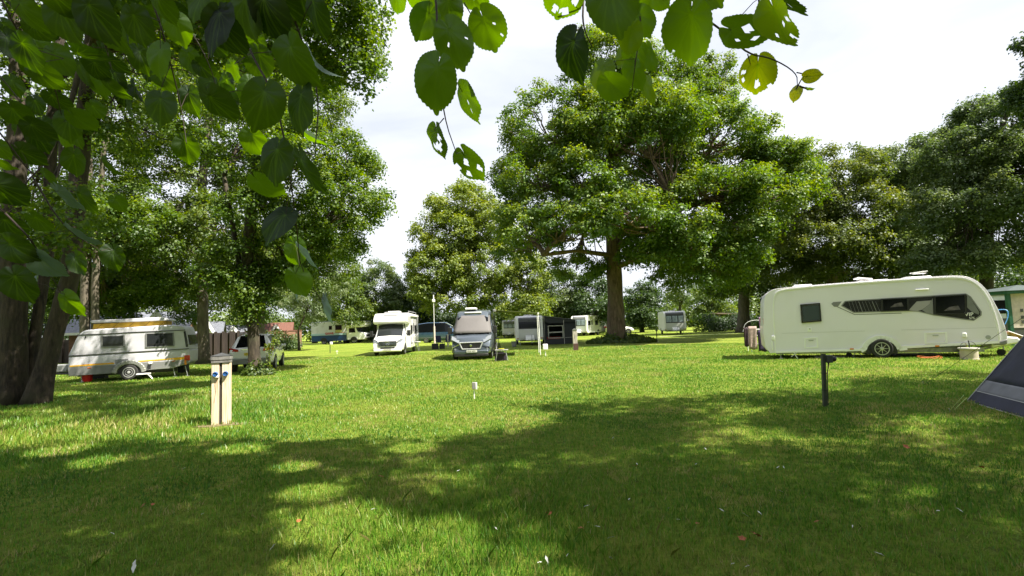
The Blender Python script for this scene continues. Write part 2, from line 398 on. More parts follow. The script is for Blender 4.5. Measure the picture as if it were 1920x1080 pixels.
# ------------------------------------------------------------------ lawn blades (nobody could count them)
def grass_mat():
    m = bpy.data.materials.new('grass_blade'); m.use_nodes = True; t = m.node_tree; t.nodes.clear()
    out = t.nodes.new('ShaderNodeOutputMaterial'); at = t.nodes.new('ShaderNodeAttribute'); at.attribute_name = 'v'
    rp = t.nodes.new('ShaderNodeValToRGB'); e = rp.color_ramp.elements
    e[0].position = 0; e[0].color = (.048, .150, .010, 1); e[1].position = 1; e[1].color = (.46, .38, .18, 1)
    for p_, c_ in ((.35, (.112, .275, .018, 1)), (.62, (.205, .350, .032, 1)), (.8, (.33, .36, .07, 1))):
        k = e.new(p_); k.color = c_
    t.links.new(at.outputs['Fac'], rp.inputs['Fac'])
    di = t.nodes.new('ShaderNodeBsdfDiffuse'); tr = t.nodes.new('ShaderNodeBsdfTranslucent'); gl = t.nodes.new('ShaderNodeBsdfGlossy'); gl.inputs['Roughness'].default_value = .45
    t.links.new(rp.outputs[0], di.inputs['Color']); t.links.new(rp.outputs[0], tr.inputs['Color'])
    m1 = t.nodes.new('ShaderNodeMixShader'); m1.inputs[0].default_value = .42; m2 = t.nodes.new('ShaderNodeMixShader'); m2.inputs[0].default_value = .04
    t.links.new(di.outputs[0], m1.inputs[1]); t.links.new(tr.outputs[0], m1.inputs[2]); t.links.new(m1.outputs[0], m2.inputs[1]); t.links.new(gl.outputs[0], m2.inputs[2])
    t.links.new(m2.outputs[0], out.inputs['Surface']); return m
GM = grass_mat()
def vnoise(x, y, s, seed=0):
    r = np.random.default_rng(seed); g = r.random((64, 64)); u = (x / s) % 64; w = (y / s) % 64
    i = np.floor(u).astype(int) % 64; j = np.floor(w).astype(int) % 64; fu = u - np.floor(u); fw = w - np.floor(w)
    fu = fu * fu * (3 - 2 * fu); fw = fw * fw * (3 - 2 * fw); i1 = (i + 1) % 64; j1 = (j + 1) % 64
    return (g[i, j] * (1 - fu) + g[i1, j] * fu) * (1 - fw) + (g[i, j1] * (1 - fu) + g[i1, j1] * fu) * fw
def blades(name, x, y, h, w, v, lean=.45, mat=None, parent=None):
    n = len(x); z = gz(x, y) - .005
    th = rng.random(n) * 2 * math.pi; wd = np.stack([np.cos(th), np.sin(th), np.zeros(n)], 1) * (w / 2)[:, None]
    ld = np.stack([np.cos(th + 1.3 + rng.normal(size=n) * .5), np.sin(th + 1.3 + rng.normal(size=n) * .5), np.zeros(n)], 1) * (h * lean * rng.random(n) * 1.6)[:, None]
    b = np.stack([x, y, z], 1); up = np.stack([np.zeros(n), np.zeros(n), h], 1)
    a = np.stack([b - wd, b + wd, b + wd * .75 + up * .55 + ld * .35, b + up + ld, b - wd * .75 + up * .55 + ld * .35], 1)
    return fast_mesh(name, a.reshape(-1, 3), 5, n, mat or GM, parent, v)
NB = 560000
u = rng.random(NB); r0, r1, ex = 2.6, 36.0, .62
r = (r0 ** ex + u * (r1 ** ex - r0 ** ex)) ** (1 / ex)
th = rng.uniform(R(-56), R(56), NB); x = r * np.sin(th); y = r * np.cos(th)
pn = vnoise(x, y, .9, 3); pn2 = vnoise(x, y, .23, 4); pn3 = vnoise(x, y, 2.6, 5)
soilm = ((x + 5.25) / .42) ** 2 + ((y - 9.12) / .2) ** 2 > rng.uniform(.7, 1.5, len(x)); thin = (pn * .55 + pn2 * .3 + pn3 * .35); keep = rng.random(NB) < np.clip(1.55 - thin * .9, .35, 1) * soilm
x, y, r, pn, pn2, pn3 = [a[keep] for a in (x, y, r, pn, pn2, pn3)]
long_ = 1 + 1.5 * np.exp(-((x + 7.5) ** 2 + (y - 10.2) ** 2) / 7) + .9 * np.exp(-((x + .5) ** 2 + (y - 4.3) ** 2) / 1.6) + .7 * np.exp(-((x + 9) ** 2 + (y - 12.5) ** 2) / 8)
h = (.014 + .024 * pn2 + .030 * rng.random(len(x)) ** 2.2) * long_ * (1 + r * .012)
w = .0046 * (r / 3) ** .75 * rng.uniform(.7, 1.3, len(x))
v = np.clip(.04 + .46 * pn + .24 * pn3 + rng.normal(size=len(x)) * .16, 0, .8)
brn = np.exp(-((x + 4.6) ** 2 / 4 + (y - 5.4) ** 2 / 1.6)) * .16 + np.exp(-((x + 1.2) ** 2 / 1.2 + (y - 3.4) ** 2 / .3)) * .12 + np.exp(-((x + 2.2) ** 2 / 2 + (y - 6.9) ** 2 / .4)) * .12
v = np.clip(v + .17 * np.clip((r - 8) / 12, 0, 1), 0, .8)          # blades turn yellower with distance from the camera
dry = (vnoise(x, y, .35, 9) * .6 + vnoise(x, y, 1.3, 10) * .5 + brn) > .73
v = np.where(dry & (rng.random(len(x)) < .6), rng.uniform(.68, 1, len(x)), v)
v = np.where(rng.random(len(x)) < .035, rng.uniform(.75, 1, len(x)), v)
tag(blades('grass', x, y, h, w, v), 'short mown grass of the campsite lawn', 'grass', kind='stuff')
# seed-head stalks and taller tufts in the near lawn
n = 3000; x = rng.normal(-.2, 1.5, n); y = rng.normal(4.4, .8, n); k = (y > 2.7)
x, y = x[k], y[k]
x2 = rng.normal(-8.2, 1.8, 9000); y2 = rng.normal(11.3, 1.1, 9000); x = np.concatenate([x, x2]); y = np.concatenate([y, y2])
tag(blades('tall_grass', x, y, rng.uniform(.05, .13, len(x)), np.full(len(x), .0026) * (np.hypot(x, y) / 4) ** .6, rng.uniform(.35, .95, len(x)), lean=.6), 'longer paler grass tufts left uncut in the near lawn and by the tree', 'grass', kind='stuff')
# ------------------------------------------------------------------ trees
# the large sycamore in the middle of the lawn
D = 41
tree('sycamore_tree', 'tallest broad spreading sycamore on the open lawn with a bare reddish brown trunk', 'tree',
     [[TB(1157, D, .66), TP(1153, 540, D, .60), TP(1148, 430, D, .56), TP(1140, 330, D, .34), TP(1150, 200, D + .5, .16)],
      [TP(1150, 450, D, .30), TP(1190, 420, D - .5, .26), TP(1300, 345, D - 1, .15)],
      [TP(1150, 470, D, .24), TP(1230, 405, D - 1.5, .2), TP(1330, 378, D - 2.5, .11)],
      [TP(1150, 455, D, .26), TP(1115, 400, D - 1, .2), TP(1040, 330, D - 2, .11)],
      [TP(1152, 500, D, .15), TP(1210, 480, D - 3, .12), TP(1300, 482, D - 5, .07)],
      [TP(1150, 480, D, .17), TP(1085, 470, D - 2, .12), TP(1020, 478, D - 4, .07)]],
     [L(1140, 140, D, 90, 78, 3.8, 34), L(1235, 170, D + 1, 88, 66, 4, 30), L(1335, 150, D + 4, 42, 40, 2, 10), L(1300, 215, D + 1, 82, 50, 4, 22), L(1120, 240, D - 3, 90, 60, 4, 24), L(1165, 395, D - 6, 110, 40, 2.5, 22), L(1235, 478, D - 3, 72, 22, 3, 14), L(1250, 325, D - 2, 60, 34, 3, 14), L(1500, 345, D, 36, 36, 3, 14), L(1190, 250, D - 4, 120, 90, 3, 26), L(1400, 320, D + 1, 90, 60, 4, 20), L(1330, 480, D - 3, 96, 42, 4, 22), L(1430, 370, D - 3, 80, 46, 4, 20), L(1040, 245, D - 1, 98, 85, 5, 36), L(1215, 240, D - 2, 120, 62, 5.5, 38),
      L(1345, 255, D - 1, 100, 42, 4.5, 26), L(1455, 315, D, 70, 40, 3.5, 34), L(1000, 345, D - 1, 78, 58, 5, 28), L(1110, 345, D - 4, 90, 48, 4, 24),
      L(1340, 355, D - 4, 92, 34, 3.5, 24), L(985, 440, D - 2, 66, 56, 4.5, 24), L(1080, 425, D - 5, 80, 40, 3.5, 18), L(1250, 440, D - 3, 90, 34, 5, 22),
      L(1370, 440, D - 2, 72, 42, 4.5, 22), L(1310, 515, D - 1, 88, 34, 5, 18), L(1080, 505, D + 2, 60, 26, 4, 10), L(1200, 330, D + 5, 150, 80, 3.5, 20)],
     LM_syc, BK_syc, clump_r=1.22, leaf_n=470, leaf=.225, flat=.74, limb_r=.17, flare=1.55, jit=.85, twig_every=2)

# near multi-stemmed lime, left
SUNGAPS = [(-1.1, 3.5, .5), (-1.5, 4.4, .5), (-.7, 4.1, .4), (-2.1, 5.3, .35), (-.5, 3.2, .4), (-5.2, 8.9, .9), (-3.4, 8.6, 1.0), (-1.6, 8.6, 1.0), (-3.9, 7.3, .4), (-6.6, 9.2, .9), (-.4, 9.4, 1.1), (-1.5, 7.2, .35), (-4.5, 10.2, 1.3), (-2, 9.8, 1.5), (-7.6, 9.6, .6), (-5.6, 6.9, .35), (-6.8, 7.7, .45), (-2.7, 6.3, .3)]
d = 13.8
tree('lime_tree', 'nearest tree at the left edge with several dark leaning trunks from one root', 'tree',
     [[TB(20, d, .36), TP(26, 600, d, .29), TP(22, 420, d, .26), TP(38, 200, d, .22), TP(30, -60, d, .18)],
      [TB(66, d - .15, .27), TP(98, 640, d, .21), TP(132, 520, d + .1, .21), TP(150, 300, d + .2, .22), TP(170, 100, d + .2, .17), TP(185, -80, d, .13)],
      [TB(46, d + .3, .2), TP(70, 600, d + .4, .13), TP(90, 480, d + .5, .13), TP(96, 250, d + .6, .15), TP(120, 0, d + .8, .1)]],
     [L(180, -10, d, 250, 90, 3.4, 60), L(20, 200, d + .8, 130, 120, 1.6, 20), L(420, -30, d, 200, 80, 3.0, 46), L(640, 30, d + .6, 84, 66, 1.7, 26),
      L(655, 110, d + 1, 62, 56, 1.4, 20), L(560, 120, d + 2, 70, 70, 1.6, 16), L(60, 380, d + 3, 150, 110, 1.0, 14), L(80, 420, d - 1.5, 130, 60, 1.0, 8), L(360, 40, 11.4, 190, 70, 1.5, 20), L(480, -20, 11.8, 130, 50, 1.4, 14), L(640, -110, 10.5, 130, 50, 1.5, 14), L(250, 250, d + 1, 120, 50, 1.2, 12), L(330, 110, d + 3.4, 180, 70, 1.6, 22), ((-4, 8.4, 9.4), (2.4, 1.9, 1.2), 18), ((-7.4, 10, 9.8), (2.5, 1.9, 1.2), 16)],
     LM_near, BK_lime, clump_r=.62, leaf_n=210, leaf=.125, shape=LOBE, flat=.8, limb_r=.065, flare=1.3, jit=1.0, sides=9, gaps=SUNGAPS)

# ivy-clad tree by the white car
d = 21.5
tree('ivy_clad_tree', 'tree with an ivy-covered trunk and brambles at its foot in front of the white car', 'tree',
     [[TB(478, d, .24), TP(474, 600, d, .22), TP(462, 500, d, .22), TP(475, 350, d, .2), TP(500, 180, d, .13)],
      [TP(472, 610, d, .15), TP(450, 500, d + .2, .12), TP(420, 330, d, .08)],
      [TP(478, 560, d, .12), TP(560, 470, d + .5, .10), TP(640, 400, d + .5, .05)]],
     [L(640, 385, d + 1, 84, 62, 2.2, 34), L(655, 300, d + 2, 50, 46, 1.6, 15), L(560, 300, d, 82, 80, 2, 30), L(450, 270, d + .5, 96, 92, 2, 26), L(560, 430, d + .4, 74, 46, 1.6, 20),
      L(480, 400, d, 66, 60, 1.4, 18), L(440, 500, d + .2, 62, 54, 1.2, 20), L(540, 510, d + .8, 50, 40, 1.1, 14), L(474, 560, d, 24, 60, .6, 14), L(500, 170, d + 1, 120, 70, 2.6, 26), L(640, 470, d + 2.5, 44, 34, 1.4, 10)],
     LM_near, BK_dark, clump_r=.72, leaf_n=330, leaf=.125, flat=.8, shape=OVAL, limb_r=.07, jit=1.0)

# tall tree standing behind, between caravan and car
d = 32
tree('park_tree', 'tall tree with a plain straight grey brown trunk right of the vintage caravan', 'tree',
     [[TB(382, d, .33), TP(380, 560, d, .31), TP(376, 480, d, .3), TP(380, 330, d, .25), TP(400, 150, d, .2)], [TP(380, 520, d, .25), TP(395, 440, d, .22), TP(440, 300, d, .12)]],
     [L(330, 330, d, 150, 90, 4, 40), L(420, 190, d, 170, 110, 4, 46), L(300, 180, d + 1, 120, 100, 4, 30), L(300, 455, d - 2, 96, 62, 3, 26), L(300, 525, d + 1, 90, 34, 2.4, 22), L(420, 430, d - 1, 80, 60, 3, 22), L(560, 190, d + 1, 90, 90, 3.5, 28)],
     LM_mid, BK_grey, clump_r=1.15, leaf_n=390, leaf=.19, limb_r=.12)
d = 31
tree('park_tree', 'pale leaning trunk of a tree rising behind the white car', 'tree',
     [[TB(490, d, .36), TP(484, 600, d, .34), TP(500, 480, d, .3), TP(520, 360, d, .2)]],
     [L(540, 470, d, 72, 54, 2.6, 22), L(600, 430, d + 1, 66, 60, 2.6, 22), L(620, 520, d + 2, 54, 40, 2.2, 15), L(500, 510, d + 1, 60, 34, 2, 14)], LM_mid, BK_grey, clump_r=1.0, leaf_n=360, leaf=.17, limb_r=.1)
d = 27
tree('park_tree', 'pair of pale trunks close behind the front of the vintage caravan', 'tree',
     [[TB(158, d, .2), TP(160, 540, d, .22), TP(165, 430, d, .16), TP(170, 200, d, .12)], [TB(180, d + .3, .2), TP(178, 540, d, .18), TP(184, 430, d, .14), TP(200, 200, d, .1)]],
     [L(110, 340, d, 160, 110, 3, 44), L(230, 430, d, 96, 62, 2.4, 28), L(230, 530, d + 3, 90, 26, 1.6, 22), L(200, 556, d + 4, 70, 14, 1.2, 12), L(320, 552, d + 5, 60, 20, 1.6, 14), L(120, 560, d + 4, 40, 30, 1.2, 10), L(205, 585, d + 4, 46, 14, 1, 10), L(350, 590, d + 9, 20, 16, 1, 6), L(280, 570, d + 6, 40, 10, 1, 7), L(110, 520, d + 2, 50, 40, 1.5, 12), L(220, 230, d + 1, 150, 110, 3, 40), L(60, 500, d + 3, 90, 60, 2, 22), L(250, 530, d + 7, 90, 34, 2, 20)],
     LM_near, BK_grey, clump_r=.9, leaf_n=360, leaf=.16, limb_r=.09)

for px, py, dd, rx, rz, n, lab in ((-20, 480, 46, 130, 120, 60, 'dark tree filling the gap beyond the nearest trunks at the far left'), (150, 470, 50, 110, 100, 50, 'dark tree above the brick house behind the vintage caravan'), (330, 480, 54, 110, 80, 46, 'dark tree above the slate roofs behind the grey trunk'), (470, 500, 60, 90, 80, 40, 'mid green tree beyond the white car'), (590, 510, 86, 90, 70, 30, 'mid green tree beyond the elder bush')):
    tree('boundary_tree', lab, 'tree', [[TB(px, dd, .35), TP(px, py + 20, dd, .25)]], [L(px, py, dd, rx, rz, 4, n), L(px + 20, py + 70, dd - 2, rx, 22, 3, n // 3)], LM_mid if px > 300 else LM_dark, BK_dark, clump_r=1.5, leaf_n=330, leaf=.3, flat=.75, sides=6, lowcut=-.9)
# small pale elder left of the blue and white camper
d = 50
tree('elder_bush', 'small pale flowering elder with a thin dark stem left of the blue and white camper', 'bush',
     [[TB(561, d, .12), TP(559, 620, d, .1), TP(572, 590, d, .07)]], [L(580, 570, d, 40, 44, 2, 30), L(615, 540, d, 36, 26, 1.8, 16), L(545, 560, d + 2, 36, 34, 1.8, 16)], LM_elder, BK_dark, clump_r=.8, leaf_n=300, leaf=.16, flat=.7, limb_r=.05)

# centre background
d = 76
tree('pale_tree', 'tall pale yellow-green tree in the middle distance left of the sycamore', 'tree',
     [[TB(880, d, .5), TP(880, 520, d, .42), TP(876, 440, d, .3), TP(868, 370, d, .15)]],
     [L(868, 385, d, 62, 42, 4.5, 34), L(850, 440, d - 1, 72, 44, 5, 38), L(820, 505, d - 2, 62, 46, 5, 32), L(905, 505, d - 2, 74, 50, 5, 38), L(850, 555, d - 3, 90, 34, 4, 30), L(925, 430, d, 44, 50, 4, 22)],
     LM_pale, BK_dark, clump_r=1.75, leaf_n=360, leaf=.36, flat=.7, limb_r=.16, lowcut=-.9)
tree('pale_tree', 'shorter pale green tree with a pointed top under the sycamore canopy', 'tree', [[TB(990, 72, .3), TP(990, 540, 72, .2)]],
     [L(990, 520, 72, 38, 50, 3, 26), L(985, 572, 71, 50, 26, 3, 16)], LM_pale, BK_dark, clump_r=1.5, leaf_n=330, leaf=.33, flat=.7)
for px, py, d, rx, rz, n, mt, lab in (
        (705, 545, 82, 46, 56, 34, LM_grey, 'grey-green tree behind the white motorhome'),
        (650, 560, 76, 44, 50, 26, LM_mid, 'mid green tree behind the blue and white camper'),
        (770, 560, 84, 46, 50, 26, LM_dark, 'dark bushy tree left of the pale yellow-green tree'),
        (1052, 545, 78, 40, 44, 24, LM_grey, 'pale grey-green tree left of the sycamore trunk'),
        (1110, 560, 74, 46, 38, 26, LM_dark, 'dark evergreen tree close to the left of the sycamore trunk'),
        (1204, 572, 80, 30, 42, 26, LM_dark, 'dark round holly tree just right of the sycamore trunk'),
        (1275, 535, 96, 30, 36, 12, LM_grey, 'thin wispy tree far behind the charcoal-sided caravan'),
        (1335, 565, 80, 40, 30, 20, LM_mid, 'low yellow-green tree right of the charcoal-sided caravan')):
    tree('background_tree', lab, 'tree', [[TB(px, d, .3), TP(px, py + 10, d, .2)]], [L(px, py, d, rx, rz, 3.5, n), L(px + 8, py + 22, d - 2, rx, rz * .5, 3, n // 2)], mt, BK_dark, clump_r=1.6, leaf_n=300, leaf=.34, flat=.75, group='trees along the far side of the lawn', sides=6, lowcut=-.95)

# right-hand row
LM_row = leaf_material('olive_leaf', (.040, .074, .014), (.090, .128, .022), (.180, .200, .040))
d = 58
tree('row_tree', 'tree with a thick grey trunk standing behind the drying rack', 'tree',
     [[TB(1395, d, .62), TP(1395, 560, d, .56), TP(1396, 500, d, .4), TP(1400, 420, d, .2)]],
     [L(1400, 470, d, 100, 52, 5, 40), L(1330, 500, d + 1, 66, 40, 4, 20), L(1460, 420, d + 1, 70, 60, 4, 26), L(1440, 530, d + 1, 100, 30, 4, 24), L(1400, 540, d + 4, 80, 26, 3, 14)], LM_mid, BK_grey, clump_r=1.6, leaf_n=360, leaf=.3, limb_r=.14)
d = 46
tree('row_tree', 'yellowish rounded tree rising behind the middle of the large white caravan', 'tree',
     [[TB(1560, d, .42), TP(1562, 520, d, .4), TP(1565, 420, d, .25)]],
     [L(1560, 335, d, 88, 50, 4, 40), L(1500, 400, d, 70, 50, 4, 28), L(1610, 400, d - 1, 82, 54, 4, 36), L(1540, 455, d - 2, 110, 40, 4, 40), L(1600, 505, d - 1, 120, 30, 3, 30), L(1480, 500, d + 1, 80, 36, 3, 20)], LM_row, BK_grey, clump_r=1.25, leaf_n=380, leaf=.24, limb_r=.13)
tree('row_tree', 'grey-green tree between the yellowish tree and the tall tree at the right edge', 'tree',
     [[TB(1705, 47, .4), TP(1706, 500, 47, .34), TP(1710, 400, 47, .2)]],
     [L(1700, 320, 47, 76, 50, 4, 34), L(1650, 318, 48, 44, 36, 3, 14), L(1775, 285, 46, 52, 44, 3, 18), L(1740, 400, 46, 90, 56, 4, 40), L(1700, 465, 45, 110, 44, 4, 40), L(1680, 520, 46, 90, 24, 3, 16)], LM_grey, BK_dark, clump_r=1.25, leaf_n=360, leaf=.25, limb_r=.12)
d = 34
tree('row_tree', 'tallest dark tree at the right edge above the end of the large caravan', 'tree',
     [[TB(1850, d, .4), TP(1850, 480, d, .34), TP(1856, 300, d, .2), TP(1900, 180, d, .12)]],
     [L(1872, 235, d, 76, 54, 3.6, 40), L(1800, 300, d, 66, 54, 3.2, 30), L(1900, 330, d - 1, 90, 64, 3.4, 40), L(1810, 395, d - 1, 92, 60, 3.2, 42), L(1910, 450, d - 1, 80, 70, 3, 34), L(1800, 490, d - 1, 92, 34, 2.6, 26), L(1985, 280, d, 90, 120, 3, 40)], LM_grey, BK_dark, clump_r=1.0, leaf_n=400, leaf=.2, limb_r=.11)
d = 26
tree('row_tree', 'dark branch tips of a closer tree reaching in at the top right edge', 'tree',
     [[TB(2160, d, .4), TP(2150, 400, d, .3), TP(2120, 120, d, .2)]],
     [L(2060, 130, d, 120, 130, 3, 60), L(1955, 185, d, 54, 60, 1.6, 22), L(1925, 90, d, 22, 16, .5, 4), L(2100, 300, d + 1, 110, 90, 3, 30)], LM_dark, BK_dark, clump_r=.7, leaf_n=260, leaf=.17, limb_r=.09, shape=LOBE)

# unseen crown of the tree under which the photographer stands: its shade falls over the near lawn, its twigs hang into view
def overhead():
    t = [[(6.5, -4.5, -.1, .45), (6.3, -4.3, 4, .40), (6.0, -3.5, 8, .33), (5.5, -2.5, 12, .22)],
         [(6.0, -3.6, 8, .2), (2.5, -.3, 6.2, .1), (-.4, 1.3, 4.2, .045), (-1.3, 1.6, 3.3, .02)]]
    lob = [((5.4, .4, 14.2), (6.5, 4.6, 3.2), 70), ((13.4, 2.8, 13.4), (6.0, 4.8, 3.0), 76), ((20, 4.6, 13.2), (5.5, 5.0, 3.0), 56), ((0, -1.6, 12), (4.8, 3.4, 2.6), 32), ((10, -4, 12), (7, 4, 4), 24),
           ((27, 7.0, 13.0), (5.5, 5.0, 3.2), 40), ((2.4, 1.9, 10.6), (4.6, 1.5, 1.3), 26), ((-2.6, 2.3, 10.2), (3.2, 1.5, 1.2), 20)]
    tree('overhanging_lime', 'lime tree overhead whose leafy twigs hang down at the top of the view', 'tree', t, lob, LM_near, BK_lime, clump_r=1.15, leaf_n=260, leaf=.2, flat=.7, shape=OVAL, limb_r=.09, gaps=SUNGAPS)
overhead()
# tree left of the camera, outside the view, shading the lower left of the lawn
tree('park_tree', 'tree outside the view on the left shading the near lawn', 'tree', [[(-3.0, -3.5, -.1, .35), (-3, -3, 5, .28), (-2.8, -2.4, 9, .15)]],
     [((-1.2, .2, 9.6), (4.2, 2.6, 1.8), 26), ((-5, .8, 9.8), (3.6, 2.8, 1.8), 22), ((-9, 1.6, 9.8), (3, 2.4, 1.5), 14)], LM_near, BK_lime, clump_r=.85, leaf_n=200, leaf=.2, shape=OVAL, limb_r=.07, gaps=SUNGAPS)

# trees behind and beside the photographer
for x_, y_, s_ in ((-34, -12, 1), (-22, -20, 1.1), (-9, -24, 1.2), (5, -26, 1.1), (19, -24, 1.2), (33, -20, 1.2), (46, -12, 1.1), (-36, 6, 1)):
    tree('park_tree', 'tree standing out of view behind the photographer', 'tree', [[(x_, y_, -.1, .5), (x_, y_, 6, .4)]], [((x_, y_, 9.5 * s_), (6.5 * s_, 6.5 * s_, 6.5 * s_), 30), ((x_ + 3, y_ + 2, 4), (6, 4, 2.6), 14)], LM_dark, BK_dark, clump_r=2.6, leaf_n=150, leaf=.8, sides=6, group='trees behind the photographer')
# far belt of woodland beyond the field, one mass
def far_wood():
    P = []; N = []; V = []
    for a in np.arange(-62, 62, 1.35):
        rr = 118 + 10 * math.sin(a * .7); x = rr * math.sin(R(a)); y = rr * math.cos(R(a))
        hgt = 6.2 + 1.6 * math.sin(a * 1.1) + rng.uniform(-.8, .8) + (3.0 if abs(a) > 34 else 0)
        for k in range(5):
            c = np.array([x + rng.uniform(-2, 2), y + rng.uniform(-3, 3), hgt * (.12 + .2 * k)]); m = 330
            d_ = unit(rng.normal(size=(m, 3))); P.append(c + d_ * np.array([2.6, 2.6, 1.7]) * (rng.random((m, 1)) ** .4)); N.append(unit(d_ + np.array([0, 0, .6]) + rng.normal(size=(m, 3)) * .4)); V.append(np.clip(rng.uniform(.1, .6) + rng.random(m) * .35, 0, 1))
    P = np.concatenate(P); o = leaves('far_wood', P, np.concatenate(N), .55 * rng.uniform(.6, 1.3, len(P)), LM_mid, None, np.concatenate(V), QUAD)
    tag(o, 'distant belt of woodland closing the horizon behind the campsite', 'wood', kind='stuff')
far_wood()

# hedges
def hedge(label, pts, h, wdt, mat, n, name='hedge', leaf=.2, cat='hedge'):
    P = []; N = []
    for i in range(len(pts) - 1):
        a = np.array(pts[i], float); b = np.array(pts[i + 1], float); Ln = np.linalg.norm(b - a); m = int(n * Ln)
        t = rng.random(m); dr = (b - a) / Ln; nr = np.array([-dr[1], dr[0]])
        hh = h * (1 + .14 * np.sin(t * Ln * 1.3) + .08 * np.sin(t * Ln * 3.7 + 1)); ph = rng.random(m) * math.pi
        rr = rng.random(m) ** .3; sx = np.cos(ph) * wdt * rr * (1 + .2 * np.sin(t * Ln * 2.9)); z = np.maximum(0.03, np.sin(ph) ** .6 * hh * np.where(rng.random(m) < .4, rng.random(m), rr))
        q = a + (b - a) * t[:, None] + nr * sx[:, None]
        P.append(np.column_stack([q, z])); N.append(unit(np.column_stack([nr[0] * np.cos(ph), nr[1] * np.cos(ph), np.sin(ph)]) + rng.normal(size=(m, 3)) * .45))
    P = np.concatenate(P); off = np.array([pts[0][0], pts[0][1], 0.])
    v = np.clip(.35 + .25 * np.sin(P[:, 0] * 1.1) * np.cos(P[:, 2] * 1.7) + rng.normal(size=len(P)) * .16, 0, 1)
    o = leaves(name, P - off, np.concatenate(N), leaf * rng.uniform(.6, 1.3, len(P)), mat, None, v); o.location = off
    tag(o, label, cat)
def XY(px, d): return (X(px, d), d)
hedge('tall clipped-looking green hedge behind the caravans left of the sycamore', [XY(930, 84), XY(1020, 82), XY(1150, 80)], 6.2, 2.0, LM_mid, 1300, leaf=.3)
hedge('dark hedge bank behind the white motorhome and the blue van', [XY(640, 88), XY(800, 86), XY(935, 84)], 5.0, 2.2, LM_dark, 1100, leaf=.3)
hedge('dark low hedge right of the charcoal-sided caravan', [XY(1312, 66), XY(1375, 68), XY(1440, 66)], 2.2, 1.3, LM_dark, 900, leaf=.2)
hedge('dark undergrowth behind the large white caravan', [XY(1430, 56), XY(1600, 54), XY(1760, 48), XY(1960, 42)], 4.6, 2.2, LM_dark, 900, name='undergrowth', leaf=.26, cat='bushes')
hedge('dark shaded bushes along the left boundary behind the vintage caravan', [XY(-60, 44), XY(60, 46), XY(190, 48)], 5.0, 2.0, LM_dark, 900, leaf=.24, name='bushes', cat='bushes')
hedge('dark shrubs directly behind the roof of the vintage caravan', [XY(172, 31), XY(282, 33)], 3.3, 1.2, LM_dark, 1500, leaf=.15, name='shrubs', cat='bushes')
hedge('shaded shrubs right of the ivy-clad trunk below the red roof', [XY(492, 52), XY(552, 55)], 1.9, 1.0, LM_mid, 900, leaf=.17, name='shrubs', cat='bushes')
hedge('low green shrubs in front of the garden fence', [XY(395, 50), XY(470, 52), XY(560, 56)], 1.3, .9, LM_mid, 800, leaf=.16, name='shrubs', cat='bushes')
# plants round the sycamore's foot and brambles at the ivy tree
def tuft(name, label, cat, c, r, h, n, mat, leaf):
    m = n; a = rng.random(m) * 2 * math.pi; rr = np.sqrt(rng.random(m)); z = rng.random(m) * h * (1 - rr ** 2 * .8) * (1 + .4 * np.sin(a * 5))
    P = np.column_stack([np.cos(a) * rr * r[0], np.sin(a) * rr * r[1], z + .02]); N = unit(np.column_stack([np.cos(a) * rr, np.sin(a) * rr, np.full(m, .6)]) + rng.normal(size=(m, 3)) * .5)
    o = leaves(name, P, N, leaf * rng.uniform(.5, 1.4, m), mat, None, np.clip(.4 + rng.normal(size=m) * .25, 0, 1), OVAL); o.location = (c[0], c[1], 0); tag(o, label, cat)
tuft('ground_ivy', 'low mound of ivy and weeds round the foot of the sycamore', 'plant', XY(1165, 40.6), (2.8, 1.4), .62, 5200, LM_mid, .2)
tuft('bramble', 'thorny bramble shoots with small leaves at the foot of the ivy-clad trunk', 'plant', XY(484, 21.0), (.7, .4), .5, 1300, LM_mid, .085)
def sprays():
    x, y = XY(500, 20.9); t = thing('bramble_spray', 'tall arching bramble sprays across the back of the white car', 'plant', (x, y, 0)); m = MB(); P = []
    for k in range(5):
        a = rng.uniform(0, 6.28); h = rng.uniform(.9, 1.6); pts = [np.array([math.cos(a) * u_ * .5, math.sin(a) * u_ * .3, h * math.sin(u_ * 2.2)]) for u_ in np.linspace(0, 1, 7)]; m.tube(pts, .007, 4)
        for j in range(46): u_ = rng.uniform(.15, 1); P.append(np.array([math.cos(a) * u_ * .5, math.sin(a) * u_ * .3, h * math.sin(u_ * 2.2)]) + rng.normal(size=3) * .05)
    m.build('stem', BK_dark, t); P = np.array(P); leaves('foliage', P, unit(rng.normal(size=P.shape) + [0, 0, .5]), .08 * rng.uniform(.6, 1.3, len(P)), LM_pale, t, rng.random(len(P)) * .8, OVAL)
sprays()
# ------------------------------------------------------------------ vehicle materials
WHT = M('white_paint', (.83, .80, .88), .32, coat=.2, dirt=(.78, .755, .80), nscale=.8)
WHT2 = M('white_gloss', (.80, .80, .79), .2, coat=.7)
GELW = M('white_trim', (.90, .90, .88), .3)
CREAM = M('aged_white_panel', (.55, .55, .60), .4, dirt=(.44, .43, .46), nscale=2.2)
GREYL = M('light_grey_panel', (.40, .41, .41), .4, dirt=(.33, .34, .33), nscale=3)
GREYM = M('mid_grey_panel', (.20, .205, .205), .45, dirt=(.15, .15, .145), nscale=3)
CHAR = M('charcoal_panel', (.060, .062, .066), .35, coat=.3)
BLK = M('black_plastic', (.018, .018, .020), .5, noise=.3, nscale=9)
RUB = M('tyre_rubber', (.022, .022, .022), .85, bump=.3, bscale=60)
ALLOY = M('alloy_wheel', (.55, .56, .58), .3, metal=.8)
STEEL = M('galvanised_steel', (.42, .43, .44), .45, metal=.7, noise=.2, nscale=12)
GLASS = M('dark_window_glass', (.005, .006, .007), .10, spec=.22)
GLASS2 = M('tinted_window_glass', (.022, .025, .028), .10, spec=.4)
CURT = M('pale_curtained_glass', (.36, .42, .50), .10, spec=.8, noise=.35, nscale=5, stretch=(3, 3, .4))
